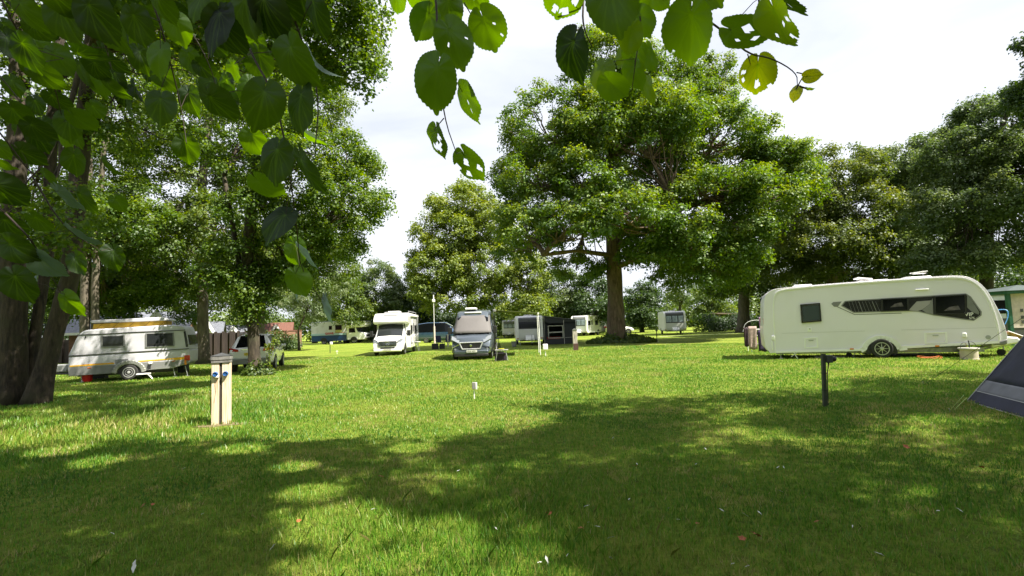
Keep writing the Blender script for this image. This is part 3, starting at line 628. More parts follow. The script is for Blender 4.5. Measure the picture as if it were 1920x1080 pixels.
PANE = M('blue_grey_pane', (.050, .066, .075), .2, spec=.3)
YEL = M('yellow_stripe', (.72, .42, .03), .4)
ORG = M('orange_stripe', (.55, .16, .03), .4)
REDL = M('red_lamp', (.45, .02, .015), .2, coat=.6)
AMB = M('amber_lamp', (.75, .26, .03), .25, coat=.4)
HEAD = M('headlamp_glass', (.24, .26, .28), .12, metal=.3, coat=.6)
CHROME = M('chrome', (.72, .73, .74), .12, metal=1)
SILV = M('silver_graphic', (.27, .265, .28), .35, metal=.3)
DGRAPH = M('dark_graphic', (.020, .019, .025), .4, coat=.1, spec=.3, noise=.4, nscale=8)
BLUE_P = M('slate_blue_paint', (.040, .085, .16), .22, metal=.25, coat=.8)
GUN = M('gunmetal_paint', (.085, .105, .130), .28, metal=.4, coat=.6)
CLOTHG = M('grey_screen_cover', (.115, .108, .108), .75, bump=.4, bscale=5)
NAVYT = M('navy_tent_cloth', (.022, .024, .048), .7, bump=.35, bscale=4, noise=.25, nscale=3)
GREYT = M('grey_tent_cloth', (.165, .170, .195), .75, bump=.35, bscale=4, noise=.15, nscale=3)
BLUEP = M('deep_blue_panel', (.008, .050, .150), .35, coat=.3)

def wheel(parent, c, r, w, side=-1, axis='Y', rim=ALLOY, spokes=8):
    """tyre with the rim as its child; axis is the axle; side says which way the outer face looks"""
    mb = MB(); mb.lathe([(r * .60, -w / 2), (r * .9, -w / 2), (r * .985, -w * .36), (r, -w * .2), (r, w * .2), (r * .985, w * .36), (r * .9, w / 2), (r * .60, w / 2)], (0, 0, 0), axis, 28)
    ty = mb.build('tyre', RUB, parent, smooth=True); ty.location = c
    m2 = MB(); f = side * w * .46
    def P(a, q, h): return (q * math.cos(a), h, q * math.sin(a)) if axis == 'Y' else (h, q * math.cos(a), q * math.sin(a))
    m2.lathe([(r * .66, f - side * .03), (r * .66, f + side * .012), (r * .58, f + side * .012), (r * .56, f - side * .03)], (0, 0, 0), axis, 28)
    m2.lathe([(r * .16, f - side * .03), (r * .16, f + side * .008), (r * .09, f + side * .016)], (0, 0, 0), axis, 14)
    for k in range(spokes):
        a = 2 * math.pi * k / spokes
        m2.tube([P(a, r * .12, f), P(a + .03, r * .6, f)], [r * .055, r * .035], 4)
    if spokes == 0: m2.lathe([(r * .5, f - side * .02), (r * .4, f + side * .01), (r * .2, f - side * .01), (r * .15, f + side * .02)], (0, 0, 0), axis, 20)
    m2.build('rim', rim, ty, smooth=True)
    m3 = MB(); m3.lathe([(r * .57, f - side * .05), (r * .57, f - side * .045)], (0, 0, 0), axis, 20); m3.build('brake_disc', BLK, ty)
    return ty

def text(parent, s, size, mat, loc, rot, name='lettering', ext=.004, bold=0.0):
    cu = bpy.data.curves.new(name, 'FONT'); cu.body = s; cu.size = size; cu.extrude = ext; cu.offset = bold; cu.resolution_u = 3
    tmp = bpy.data.objects.new('t', cu); C.objects.link(tmp)
    me = bpy.data.meshes.new_from_object(tmp); bpy.data.objects.remove(tmp); bpy.data.curves.remove(cu)
    me.materials.clear(); me.materials.append(mat); me.name = name
    o = bpy.data.objects.new(name, me); C.objects.link(o); o.parent = parent; o.location = loc; o.rotation_euler = rot
    return o

def frame_ring(mb, poly, y, t, d):
    """flat frame of width t following closed poly (x,z) on plane y, standing d proud (towards -y)"""
    n = len(poly); c = np.mean(poly, 0)
    inner = [tuple(np.array(p) + (c - np.array(p)) / max(np.linalg.norm(c - np.array(p)), 1e-6) * t) for p in poly]
    for i in range(n):
        j = (i + 1) % n; a, b, e, f = poly[i], poly[j], inner[j], inner[i]
        vs = [(a[0], y, a[1]), (b[0], y, b[1]), (e[0], y, e[1]), (f[0], y, f[1])] + [(q[0], y - d, q[1]) for q in (a, b, e, f)]
        mb.add(vs, [(0, 1, 2, 3), (7, 6, 5, 4), (0, 4, 5, 1), (1, 5, 6, 2), (2, 6, 7, 3), (3, 7, 4, 0)])
    return mb
def rail(mb, pts, y, w, d):
    """flat ribbon along open path (x,z), width w, standing d proud of plane y"""
    for i in range(len(pts) - 1):
        a = np.array(pts[i], float); b = np.array(pts[i + 1], float); t = b - a; L_ = np.linalg.norm(t)
        if L_ < 1e-6: continue
        t /= L_; nn = np.array([-t[1], t[0]]) * w / 2
        a2 = a - t * w * .1; b2 = b + t * w * .1
        q = [a2 + nn, b2 + nn, b2 - nn, a2 - nn]
        vs = [(p[0], y, p[1]) for p in q] + [(p[0], y - d, p[1]) for p in q]
        mb.add(vs, [(3, 2, 1, 0), (4, 5, 6, 7), (0, 1, 5, 4), (1, 2, 6, 5), (2, 3, 7, 6), (3, 0, 4, 7)])
    return mb
def smooth_poly(pts, it=2, closed=False):
    pts = [np.array(p, float) for p in pts]
    for _ in range(it):
        out = []; n = len(pts)
        rng_ = range(n) if closed else range(n - 1)
        if not closed: out.append(pts[0])
        for i in rng_:
            a, b = pts[i], pts[(i + 1) % n]; out += [a * .75 + b * .25, a * .25 + b * .75]
        if not closed: out.append(pts[-1])
        pts = out
    return [tuple(p) for p in pts]

class Side:
    """vertical plane through two ground points: turns a sighted point into (along, up) on that side"""
    def __init__(s, A, B):
        s.A = np.array([A[0], A[1], 0.]); B = np.array([B[0], B[1], 0.]); s.L = np.linalg.norm(B - s.A); s.u = (B - s.A) / s.L
        s.n = np.array([-s.u[1], s.u[0], 0.]); s.rot = math.atan2(s.u[1], s.u[0])
    def __call__(s, px, py):
        d = ray(px, py); t = ((s.A - CAM) @ s.n) / (d @ s.n); p = CAM + d * t
        return (float((p - s.A) @ s.u), float(p[2]))

# ------------------------------------------------------------------ large white caravan on the right
def big_caravan():
    A = (X(1444, 19.7), 19.7); B = (X(1880, 17.05), 17.05)
    S = Side(A, B); W = 2.25
    t = thing('touring_caravan', 'largest white caravan, side on at right, with dark window band and white trim', 'caravan', (A[0], A[1], 0), S.rot)
    q = lambda x, y: S(1380 + x / 3.483, 490 + y / 3.483)
    # outline in this side's own metres
    rear = [q(225, 600), q(190, 560), q(180, 470), q(180, 330), q(182, 255)]
    top = [q(196, 215), q(232, 184), q(310, 172), q(600, 147), q(900, 125), q(1150, 108), q(1410, 92), q(1500, 96), q(1560, 118), q(1610, 155), q(1655, 210), q(1700, 290), q(1738, 370), q(1765, 450), q(1775, 500), q(1764, 528)]
    floor = [q(1700, 532), q(1060, 570), q(860, 582), q(260, 598)]
    out = rear + smooth_poly(top, 2) + floor
    mb = MB().prism(out, .0, W); body = mb.build('body', WHT, t, bevel=.07, seg=3)
    # awning rail along the edge
    inner = smooth_poly([q(258, 590), q(250, 450), q(243, 300), q(247, 225), q(275, 196), q(340, 182), q(600, 158), q(900, 136), q(1150, 120), q(1410, 106), q(1490, 112), q(1545, 134), q(1592, 170), q(1636, 230), q(1672, 310), q(1698, 390), q(1712, 460), q(1716, 522)], 2)
    rail(MB(), inner, .0, .05, .028).build('awning_rail', GELW, t)
    rail(MB(), [q(255, 592), q(845, 577)], 0, .075, .03).build('side_skirt', GELW, t)
    rail(MB(), [q(1065, 562), q(1715, 527)], 0, .085, .03).build('side_skirt', GELW, t)
    # wheel and arch
    wc = q(952, 585); wr = .345
    arch = [(wc[0] + .54 * math.cos(a), wc[1] - .03 + .50 * math.sin(a)) for a in np.linspace(math.pi, 0, 15)]
    arch[0] = (arch[0][0] - .06, q(0, 580)[1] + .0); arch[0] = (wc[0] - .62, q(850, 580)[1]); arch[-1] = (wc[0] + .72, q(1060, 565)[1])
    rail(MB(), arch, 0, .16, .035).build('wheel_arch', GELW, t, smooth=True)
    dm = MB(); pts = [(wc[0] + .46 * math.cos(a), wc[1] + .43 * math.sin(a)) for a in np.linspace(math.pi, 0, 15)]
    dm.prism(pts + [(wc[0] + .46, wc[1] - .1), (wc[0] - .46, wc[1] - .1)], -.012, -.004); dm.build('wheel_well', BLK, t)
    wheel(t, (wc[0], .03, wr), wr, .2, -1)
    wheel(t, (wc[0], W - .10, wr), wr, .2, 1)
    # rear side window
    wp = [q(418, 282), q(548, 272), q(558, 392), q(428, 403)]
    fr = frame_ring(MB(), wp, -.002, .07, .045).build('window', BLK, t)
    ip = [q(430, 292), q(540, 284), q(548, 382), q(438, 391)]
    MB().prism(ip, -.03, -.004).build('pane', PANE, fr)
    # dark side graphic with two windows
    g = [q(690, 290), q(712, 262), q(780, 256), q(945, 246), q(1280, 226), q(1500, 213), q(1530, 232), q(1600, 330), q(1598, 352), q(1550, 385), q(1500, 380), q(1290, 350), q(1190, 326), q(1130, 322), q(945, 328), q(770, 334)]
    rail(MB(), g + [g[0]], 0, .035, .012).build('side_stripe', SILV, t)
    gd = MB().prism(g, -.008, -.001).build('side_stripe', DGRAPH, t)
    MB().prism([q(622, 278), q(634, 266), q(690, 262), q(664, 298), q(640, 296)], -.01, -.001).build('side_stripe', SILV, t)
    rail(MB(), [q(664, 298), q(775, 348), q(1080, 338)], 0, .018, .008).build('side_stripe', CHAR, t)
    sw = MB()
    for k in range(9):
        x0 = 735 + k * 22; rail(sw, [q(x0, 262), q(x0 + 22 + k, 330)], -.008, .007 + (.012 if k % 4 == 3 else 0), .004)
    sw.build('side_stripe', SILV, gd)
    MB().prism([q(1128, 318), q(1180, 262), q(1275, 255), q(1262, 280), q(1215, 316), q(1180, 324)], -.013, -.009).build('side_stripe', M('pale_graphic', (.36, .34, .36), .4), gd)
    MB().prism([q(1215, 318), q(1262, 282), q(1284, 240), q(1288, 345), q(1240, 334)], -.013, -.009).build('side_stripe', SILV, gd)
    for w4 in ([q(945, 246), q(1126, 238), q(1130, 322), q(948, 328)], [q(1288, 228), q(1500, 215), q(1503, 345), q(1292, 348)]):
        f = frame_ring(MB(), w4, -.010, .06, .035).build('window', BLK, t)
        MB().prism(w4, -.022, -.009).build('pane', GLASS, f)
        c0, c1 = w4[0], w4[2]
        MB().prism([(c0[0] + .25, c1[1] + .14), (c1[0] - .15, c1[1] + .16), (c1[0] - .2, c1[1] + .30), (c0[0] + .4, c1[1] + .26)], -.026, -.0235).build('cushion', M('dim_cushion', (.10, .085, .10), .6, noise=.5, nscale=7), f)
    MB().prism([q(1508, 222), q(1530, 240), q(1588, 332), q(1584, 348), q(1540, 330), q(1508, 300)], -.014, -.009).build('side_stripe', GREYM, gd)
    v1 = q(1492, 358); text(t, 'VIP', .17, GELW, (v1[0], -.034, v1[1]), (R(90), 0, 0), bold=.001)
    v2 = q(1520, 377); text(t, '575', .10, GELW, (v2[0], -.034, v2[1]), (R(90), 0, 0), bold=.0005)
    sm = MB(); rail(sm, [q(300, 470), q(840, 455)], 0, .006, .004); rail(sm, [q(1080, 448), q(1712, 432)], 0, .006, .004); sm.build('panel_seam', GREYL, t)
    # lockers, vents, lamps
    for a, b, c, d_ in ((444, 500, 535, 568), (1228, 466, 1378, 538)):
        p = [q(a, b), q(c, b - 6), q(c + 2, d_ - 4), q(a + 3, d_)]
        f = frame_ring(MB(), p, 0, .07, .022).build('locker_door', GELW, t)
        m = np.mean(p, 0); MB().box((m[0], -.01, p[0][1] - .10), (.16, .02, .03)).build('latch', GREYL, f)
    p = q(480, 445); lk = MB().box((p[0], -.008, p[1]), (.13, .016, .15)).build('filler_cap', GELW, t, bevel=.01)
    MB().box((p[0] + .01, -.02, p[1] + .02), (.03, .01, .03)).build('lock', BLK, lk)
    p = q(1488, 482); MB().box((p[0], -.03, p[1]), (.13, .06, .16)).build('water_inlet', GELW, t, bevel=.02)
    p = q(1646, 496); MB().lathe([(.07, 0), (.07, -.012), (.05, -.014)], (p[0], 0, p[1]), 'Y', 20).build('vent', GREYL, t)
    p = q(1213, 184); MB().box((p[0], -.02, p[1]), (.38, .05, .035)).build('awning_light', GELW, t, bevel=.01)
    for px, py in ((755, 572), (1312, 553)):
        p = q(px, py); MB().box((p[0], -.037, p[1]), (.12, .016, .05)).build('marker_lamp', AMB, t, bevel=.005)
    p = q(243, 500); MB().box((p[0], -.02, p[1]), (.11, .06, .16)).build('marker_lamp', GELW, t, bevel=.015)
    p = q(236, 550); MB().box((p[0], -.015, p[1]), (.045, .06, .34)).build('rear_bumper', GELW, t, bevel=.01)
    # front lower bumper, nose seam, window at the back end
    p = q(1742, 520); MB().prism([q(1706, 528), q(1776, 502), q(1774, 540), q(1750, 550), q(1720, 546)], -.02, W + .02).build('front_bumper', GREYM, t, bevel=.04)
    p0 = q(183, 300); MB().b2(p0[0] - .012, p0[0] + .03, .35, W - .35, p0[1] - .55, p0[1]).build('rear_window', GLASS2, t)
    for yy in (.16, W - .16):
        p = q(182, 390); MB().b2(p[0] - .02, p[0] + .05, yy - .06, yy + .06, p[1] - .45, p[1] + .1).build('tail_lamp', REDL, t)
    # underside
    zf = q(600, 588)[1]; Lx = q(1700, 530)[0]
    ch = MB().b2(.25, Lx - .2, .35, .43, zf - .10, zf + .05).b2(.25, Lx - .2, W - .43, W - .35, zf - .10, zf + .05).b2(wc[0] - .05, wc[0] + .05, .1, W - .1, wr - .05, wr + .05)
    ch.build('chassis', STEEL, t)
    for xx, yy in ((q(238, 0)[0] + .05, .06), (.6, W - .3), (Lx - .5, .5), (Lx - .5, W - .4)):
        sl = .12 if xx > 1 else 0
        MB().tube([(xx, yy, zf + .02), (xx + sl, yy, .03)], .022, 6).box((xx + sl, yy, .02), (.14, .14, .03)).build('steady', STEEL, t)
    p = q(375, 590); MB().tube([(p[0], .02, zf), (p[0] + .12, .0, .02)], .018, 5).tube([(p[0] + .10, .02, zf - .05), (p[0] - .10, .0, .08)], .01, 5).build('steady', GELW, t)
    nb = Lx
    hm = MB().tube([(nb - .1, .7, zf - .03), (nb + 1.05, W / 2, .44)], .035, 6).tube([(nb - .1, W - .7, zf - .03), (nb + 1.05, W / 2, .44)], .035, 6).tube([(nb + .95, W / 2, .44), (nb + 1.3, W / 2, .47)], .045, 6)
    hm.build('drawbar', STEEL, t)
    MB().prism([(nb + .12, zf + .0), (nb + .95, .46), (nb + .85, .62), (nb + .15, zf + .42)], W / 2 - .42, W / 2 + .42).build('drawbar_cover', GELW, t, bevel=.04)
    jw = MB().tube([(nb + .55, W / 2 - .12, .9), (nb + .55, W / 2 - .12, .20)], .024, 6).tube([(nb + .55, W / 2 - .12, .90), (nb + .42, W / 2 - .12, .93)], .014, 5).build('jockey_leg', STEEL, t)
    MB().lathe([(.03, -.04), (.11, -.04), (.11, .04), (.03, .04)], (nb + .48, W / 2 - .12, .11), 'Y', 18).build('jockey_wheel', RUB, jw, smooth=True)
    # hitch stabiliser cord in blue by the nose
    a = q(1700, 318); b = q(1770, 410)
    MB().tube(smooth_poly3([(a[0] + .16, .5, a[1]), (a[0] + .45, .4, a[1] + .02), (b[0] + .22, .4, b[1] + .25), (b[0] + .12, .45, b[1] - .02)]), .014, 6).build('strap', M('blue_strap', (.05, .22, .45), .5), t)
    # roof fittings
    p = q(450, 160); MB().box((p[0], .8, p[1] + .03), (.62, .6, .10)).build('roof_vent', GELW, t, bevel=.04)
    p = q(900, 122); rv = MB().box((p[0] + .1, .9, p[1] + .0), (.9, .8, .07)).build('roof_light', GELW, t, bevel=.02)
    MB().box((p[0] - .18, .75, p[1] + .10), (.48, .7, .05), Matrix.Rotation(R(10), 3, 'Y')).build('roof_light_lid', GELW, rv, bevel=.02)
    p = q(1230, 104); MB().box((p[0], .9, p[1] + .02), (.8, .6, .12)).build('roof_light', GELW, t, bevel=.05)
    p = q(1243, 100); an = MB().tube([(p[0], .3, p[1] - .02), (p[0], .3, p[1] + .20)], .012, 5).build('aerial_mast', STEEL, t)
    MB().box((p[0] - .12, .3, p[1] + .19), (.5, .10, .035), Matrix.Rotation(R(-6), 3, 'Y')).box((p[0] - .1, .3, p[1] + .14), (.34, .3, .01)).build('aerial', GELW, an)
    return t, S, q, W
def smooth_poly3(pts): return smooth_poly([Vector(p) for p in pts], 2)
BC, BS, BQ, BW = big_caravan()
def on_side(lx, ly, z=0.0):
    p = BS.A + BS.u * lx + BS.n * ly; return (p[0], p[1], z)

def barrel():
    p = G(1818, 674.5); t = thing('waste_water_container', 'squat beige ribbed water container with a flat lid by the caravan front', 'water container', (p[0], p[1], 0), 0)
    pf = []
    for k in range(9): pf += [(.235 - .006 * (k % 2), .04 + k * .035)]
    MB().lathe([(.22, 0), (.25, .01), (.25, .035)] + pf + [(.24, .34)], (0, 0, 0), 'Z', 28).build('drum', M('beige_plastic', (.46, .41, .32), .5, noise=.1), t, smooth=True)
    MB().lathe([(.27, .34), (.28, .36), (.27, .385), (.1, .39)], (0, 0, 0), 'Z', 28).build('lid', M('grey_lid', (.38, .37, .33), .5), t, smooth=True)
    MB().tube(smooth_poly3([(-.26, 0, .36), (-.24, 0, .52), (.0, 0, .62), (.24, 0, .52), (.26, 0, .36)]), .008, 5).tube([(.02, 0, .62), (.04, 0, .48), (.04, 0, .39)], .018, 6).build('handle', BLK, t)
barrel()
def bag(px, py, lab):
    p = G(px, py); t = thing('tool_bag', lab, 'bag', (p[0], p[1] + .4, 0), .3)
    MB().prism([(-.2, 0), (.2, 0), (.24, .3), (.12, .36), (-.12, .36), (-.24, .3)], -.12, .12).build('bag_body', M('dark_green_canvas', (.018, .030, .018), .8, noise=.5), t, bevel=.03)
    MB().tube([(.05, 0, .3), (.30, 0, .62)], .012, 5).tube([(-.05, 0, .3), (.02, 0, .6)], .012, 5).tube([(-.15, -.05, .25), (-.25, -.05, .5)], .01, 5).build('tool_handle', M('wood_handle', (.2, .10, .05), .6), t)
bag(1840, 672, 'dark green tool bag with sticks out of it behind the beige water container')
def cable():
    c = G(1745, 674); t = []
    for k in range(4):
        for a in np.linspace(0, 2 * math.pi, 26):
            rr = 1 + .12 * math.sin(k * 2.1 + a); t.append((.33 * rr * math.cos(a) + .07 * math.sin(k * 3), .2 * rr * math.sin(a) + .03 * k, .05 + .012 * k + .03 * math.sin(a * 2 + k)))
    o = MB().tube(t, .006, 5).build('power_cable', M('orange_cable', (.55, .13, .02), .6), smooth='all'); o.location = (c[0], c[1], 0)
    tag(o, 'orange mains cable coiled on the grass beside the large caravan', 'cable')
cable()
def step_board():
    for (lx, w_, h_, z_, m_, lab, nm) in ((2.0, .95, .5, .02, M('pale_board', (.50, .46, .48), .6), 'pale mauve board lying flat under the large caravan behind the black hook-up post', 'board'),
                                          (4.7, 1.9, .9, .02, M('grey_groundsheet', (.26, .28, .33), .7), 'grey groundsheet spread under the large caravan behind its wheel', 'groundsheet')):
        o = MB().box((0, 0, .02), (w_, h_, .03)).build(nm, m_, bevel=.008); o.location = on_side(lx, .5 if nm == 'board' else 1.5, z_); o.rotation_euler = (0, 0, BS.rot); tag(o, lab, 'board' if nm == 'board' else 'groundsheet')
    p = on_side(2.75, .35); t = thing('levelling_jack', 'small dark winding jack on the grass just behind the wheel of the large caravan', 'jack', p, BS.rot)
    MB().tube([(0, 0, .04), (.14, 0, .3), (.28, 0, .04)], .018, 5).box((.14, 0, .02), (.4, .1, .03)).build('frame', STEEL, t)
    MB().lathe([(.03, -.04), (.1, -.04), (.1, .04), (.03, .04)], (-.12, -.05, .1), 'Y', 16).build('wheel', RUB, t)
step_board()

# ------------------------------------------------------------------ vintage caravan
def vintage():
    A = (X(122, 19.9), 19.9); B = (X(350, 21.4), 21.4); S = Side(A, B); W = 1.95
    t = thing('vintage_caravan', 'old low white and grey caravan with raised yellow canvas roof and yellow stripe', 'caravan', (A[0], A[1], 0), S.rot)
    q = lambda x, y: S(110 + (x if x < 1600 else 1600 + (x - 1600) * .6) / 7.11, 590 + y / 7.114)
    up = smooth_poly([q(125, 545), q(185, 420), q(235, 310), q(270, 262), q(330, 215), q(420, 195), q(900, 170), q(1300, 145), q(1560, 132), q(1690, 150), q(1740, 180), q(1770, 250), q(1800, 340), q(1825, 440)], 2)
    poly = up + [q(1832, 465), q(125, 565)]
    MB().prism(poly, 0, W).build('upper_body', CREAM, t, bevel=.10, seg=3)
    MB().prism([q(125, 560), q(1832, 460), q(1828, 560), q(1822, 640), q(1730, 665), q(1500, 715), q(1100, 745), q(1060, 745), q(830, 775), q(135, 822), q(122, 700)], .0, W).build('lower_body', CREAM, t, bevel=.06)
    MB().prism([q(124, 700), q(300, 690), q(760, 668), q(900, 655), q(1100, 640), q(1600, 612), q(1824, 600), q(1822, 636), q(1730, 662), q(1500, 712), q(1100, 742), q(1000, 690), q(860, 690), q(830, 772), q(137, 818)], -.006, 0.0).build('skirt_panel', GREYM, t)
    rail(MB(), [q(250, 272), q(600, 258), q(1000, 234), q(1400, 218), q(1745, 205)], 0, .03, .02).build('rain_gutter', BLK, t)
    rail(MB(), [q(128, 552), q(600, 522), q(1000, 497), q(1500, 468), q(1830, 452)], 0, .028, .018).build('waist_trim', BLK, t)
    rail(MB(), [q(150, 688), q(400, 672), q(740, 648)], -.006, .05, .006).build('stripe', YEL, t)
    rail(MB(), [q(940, 632), q(1300, 605), q(1540, 585)], -.006, .045, .006).build('stripe', YEL, t)
    rail(MB(), [q(1540, 590), q(1680, 580), q(1826, 572)], -.006, .10, .006).build('stripe', YEL, t)
    rail(MB(), [q(300, 668), q(500, 655), q(740, 640)], -.006, .016, .004).build('stripe', ORG, t)
    for p4, rev in (([q(568, 285), q(880, 275), q(885, 425), q(572, 435)], 0), ([q(1160, 250), q(1535, 238), q(1545, 418), q(1158, 438)], 1)):
        f = frame_ring(MB(), p4, 0, .05, .03).build('window', GREYM, t)
        MB().prism(p4, -.018, -.003).build('pane', GLASS2, f)
        c = np.mean(p4, 0); MB().box((c[0], -.024, p4[2][1] + .11), ((p4[1][0] - p4[0][0]) * .8, .006, .035)).build('catch_bar', BLK, f)
    MB().prism([q(1708, 225), q(1752, 215), q(1798, 345), q(1815, 430), q(1760, 432)], -.012, 0).build('corner_window', GLASS2, t)
    rz = q(1800, 330); MB().box((rz[0] + .0, W / 2, rz[1] - .02), (.06, W * .78, .42), Matrix.Rotation(R(-10), 3, 'Y')).build('rear_window', GLASS2, t)
    MB().prism([q(150, 500), q(240, 312), q(225, 312), q(132, 500)], .12, W - .12).build('front_window', GLASS2, t)
    v = MB()
    for k in range(3): rail(v, [q(700, 440 + k * 16), q(915, 432 + k * 14)], 0, .02, .012)
    v.build('vent', GREYL, t)
    v = MB()
    for k in range(3): rail(v, [q(755, 604 + k * 18), q(925, 594 + k * 18)], -.006, .03, .012)
    v.build('vent', GREYM, t)
    # wheel arch and wheel
    w = q(945, 785); wr = .31
    a = [(w[0] + .50 * math.cos(k), w[1] + .02 + .44 * math.sin(k)) for k in np.linspace(math.pi * .98, .12, 14)]
    rail(MB(), a, -.01, .17, .10).build('mudguard', M('dull_aluminium', (.26, .27, .25), .4, metal=.4), t, bevel=.03)
    MB().prism([(w[0] + .40 * math.cos(k), w[1] + .38 * math.sin(k)) for k in np.linspace(math.pi, 0, 14)], -.016, -.007).build('wheel_well', BLK, t)
    zf = q(945, 870)[1]
    wheel(t, (w[0], -.02, zf + wr), wr, .17, -1, rim=GREYL, spokes=0)
    wheel(t, (w[0], W - .1, zf + wr), wr, .17, 1, rim=GREYL, spokes=0)
    # lamps
    p = q(1785, 560); MB().b2(p[0] - .10, p[0] + .10, -.02, .06, p[1] - .16, p[1] + .06).build('tail_lamp', REDL, t, bevel=.02)
    p = q(1748, 620); MB().b2(p[0] - .03, p[0] + .04, -.02, .05, p[1] - .14, p[1] + .12).build('tail_lamp', AMB, t, bevel=.01)
    for x_, y_ in ((410, 708), (1530, 618)):
        p = q(x_, y_); MB().box((p[0], -.012, p[1]), (.11, .012, .04)).build('reflector', ORG, t)
    p = q(1225, 645); ic = MB().box((p[0], -.035, p[1]), (.12, .07, .08)).build('power_inlet', GELW, t, bevel=.015)
    p2 = q(1210, 695); MB().box((p2[0], -.03, p2[1]), (.09, .05, .18)).build('plug', BLK, ic)
    p = q(360, 300); MB().box((p[0], -.015, p[1]), (.03, .03, .07)).build('door_hook', BLK, t)
    # pop-top roof
    r0_ = q(420, 190); r1 = q(1380, 140); z0 = min(r0_[1], r1[1])
    sl = math.atan2(r1[1] - r0_[1], r1[0] - r0_[0])
    cv = MB().prism([q(415, 195), q(1382, 145), q(1375, 72), q(430, 125)], .28, W - .28).build('canvas_wall', M('yellow_canvas', (.62, .38, .045), .8, noise=.25, nscale=4, bump=.4, bscale=8), t)
    rb = MB()
    for k in range(5): rail(rb, [q(470 + k * 215, 186 - k * 11), q(560 + k * 215, 110 - k * 11)], .278, .018, .006)
    rb.build('fold', M('brown_strut', (.28, .15, .03), .7), cv)
    MB().prism(smooth_poly([q(398, 92), q(420, 72), q(900, 55), q(1300, 30), q(1400, 34), q(1440, 68), q(1400, 78), q(900, 98), q(420, 108)], 1), .14, W - .14).build('roof', CREAM, t, bevel=.02)
    # running gear, steps, legs
    zb = q(1500, 715)[1]
    MB().b2(.3, S.L - .4, .3, .38, zf + .22, zb + .1).b2(.3, S.L - .4, W - .4, W - .3, zf + .22, zb + .1).build('chassis', BLK, t)
    p = q(1150, 790); MB().box((p[0], -.18, p[1] + .02), (.42, .34, .04)).tube([(p[0] + .15, -.05, p[1]), (p[0] + .32, -.2, zf)], .012, 5).tube([(p[0] + .18, -.34, p[1]), (p[0] + .34, -.36, zf)], .012, 5).build('step', GELW, t)
    for x_ in (1510, 1730, 260):
        p = q(x_, 700); MB().tube([(p[0], .12, p[1] + .05), (p[0] + .10, .10, zf + .0)], .016, 5).box((p[0] + .1, .1, zf + .02), (.12, .12, .03)).build('steady', STEEL, t)
    MB().tube([(.1, W / 2 - .5, q(135, 800)[1]), (-1.1, W / 2, q(100, 790)[1])], .035, 6).tube([(.1, W / 2 + .5, q(135, 800)[1]), (-1.1, W / 2, q(100, 790)[1])], .035, 6).build('drawbar', BLK, t)
    MB().box((-.45, W / 2, q(110, 780)[1] + .16), (.5, .5, .3)).build('gas_box', GREYL, t, bevel=.04)
    return S, q
VS, VQ = vintage()
def bucket(name, lab, px, py, r, h, mat, cat='bucket', dy=0.0):
    p = G(px, py); t = thing(name, lab, cat, (p[0], p[1] + dy, 0))
    MB().lathe([(r * .8, 0), (r, h), (r * 1.07, h), (r * 1.07, h - .015), (r * .96, h - .01), (r * .76, .02)], (0, 0, 0), 'Z', 22).build('pail', mat, t, smooth=True)
    MB().tube(smooth_poly3([(-r, 0, h * .95), (-r * .8, -.04, h * 1.15), (0, -.05, h * 1.3), (r * .8, -.04, h * 1.15), (r, 0, h * .95)]), .006, 5).build('handle', STEEL, t)
bucket('bucket', 'bright red bucket on the grass under the front of the vintage caravan', 163, 717, .19, .30, M('red_plastic', (.62, .012, .015), .4))
def crate(px, py, lab, s=(.45, .3, .26), mat=BLK, rz=0.2):
    p = G(px, py); t = thing('storage_crate', lab, 'crate', (p[0], p[1], 0), rz)
    w, d_, h = s; b = MB().box((0, 0, .02), (w, d_, .03))
    for sx in (-1, 1):
        b.box((sx * w / 2, 0, h / 2), (.02, d_, h)); b.box((0, sx * d_ / 2, h / 2), (w, .02, h))
    b.build('box', mat, t, bevel=.006); MB().box((0, 0, h), (w + .04, d_ + .04, .03)).build('lid', mat, t, bevel=.008)
crate(188, 711, 'black crate on the grass left of the vintage caravan wheel')
crate(344, 700, 'tall black box standing under the back end of the vintage caravan', (.34, .3, .52))

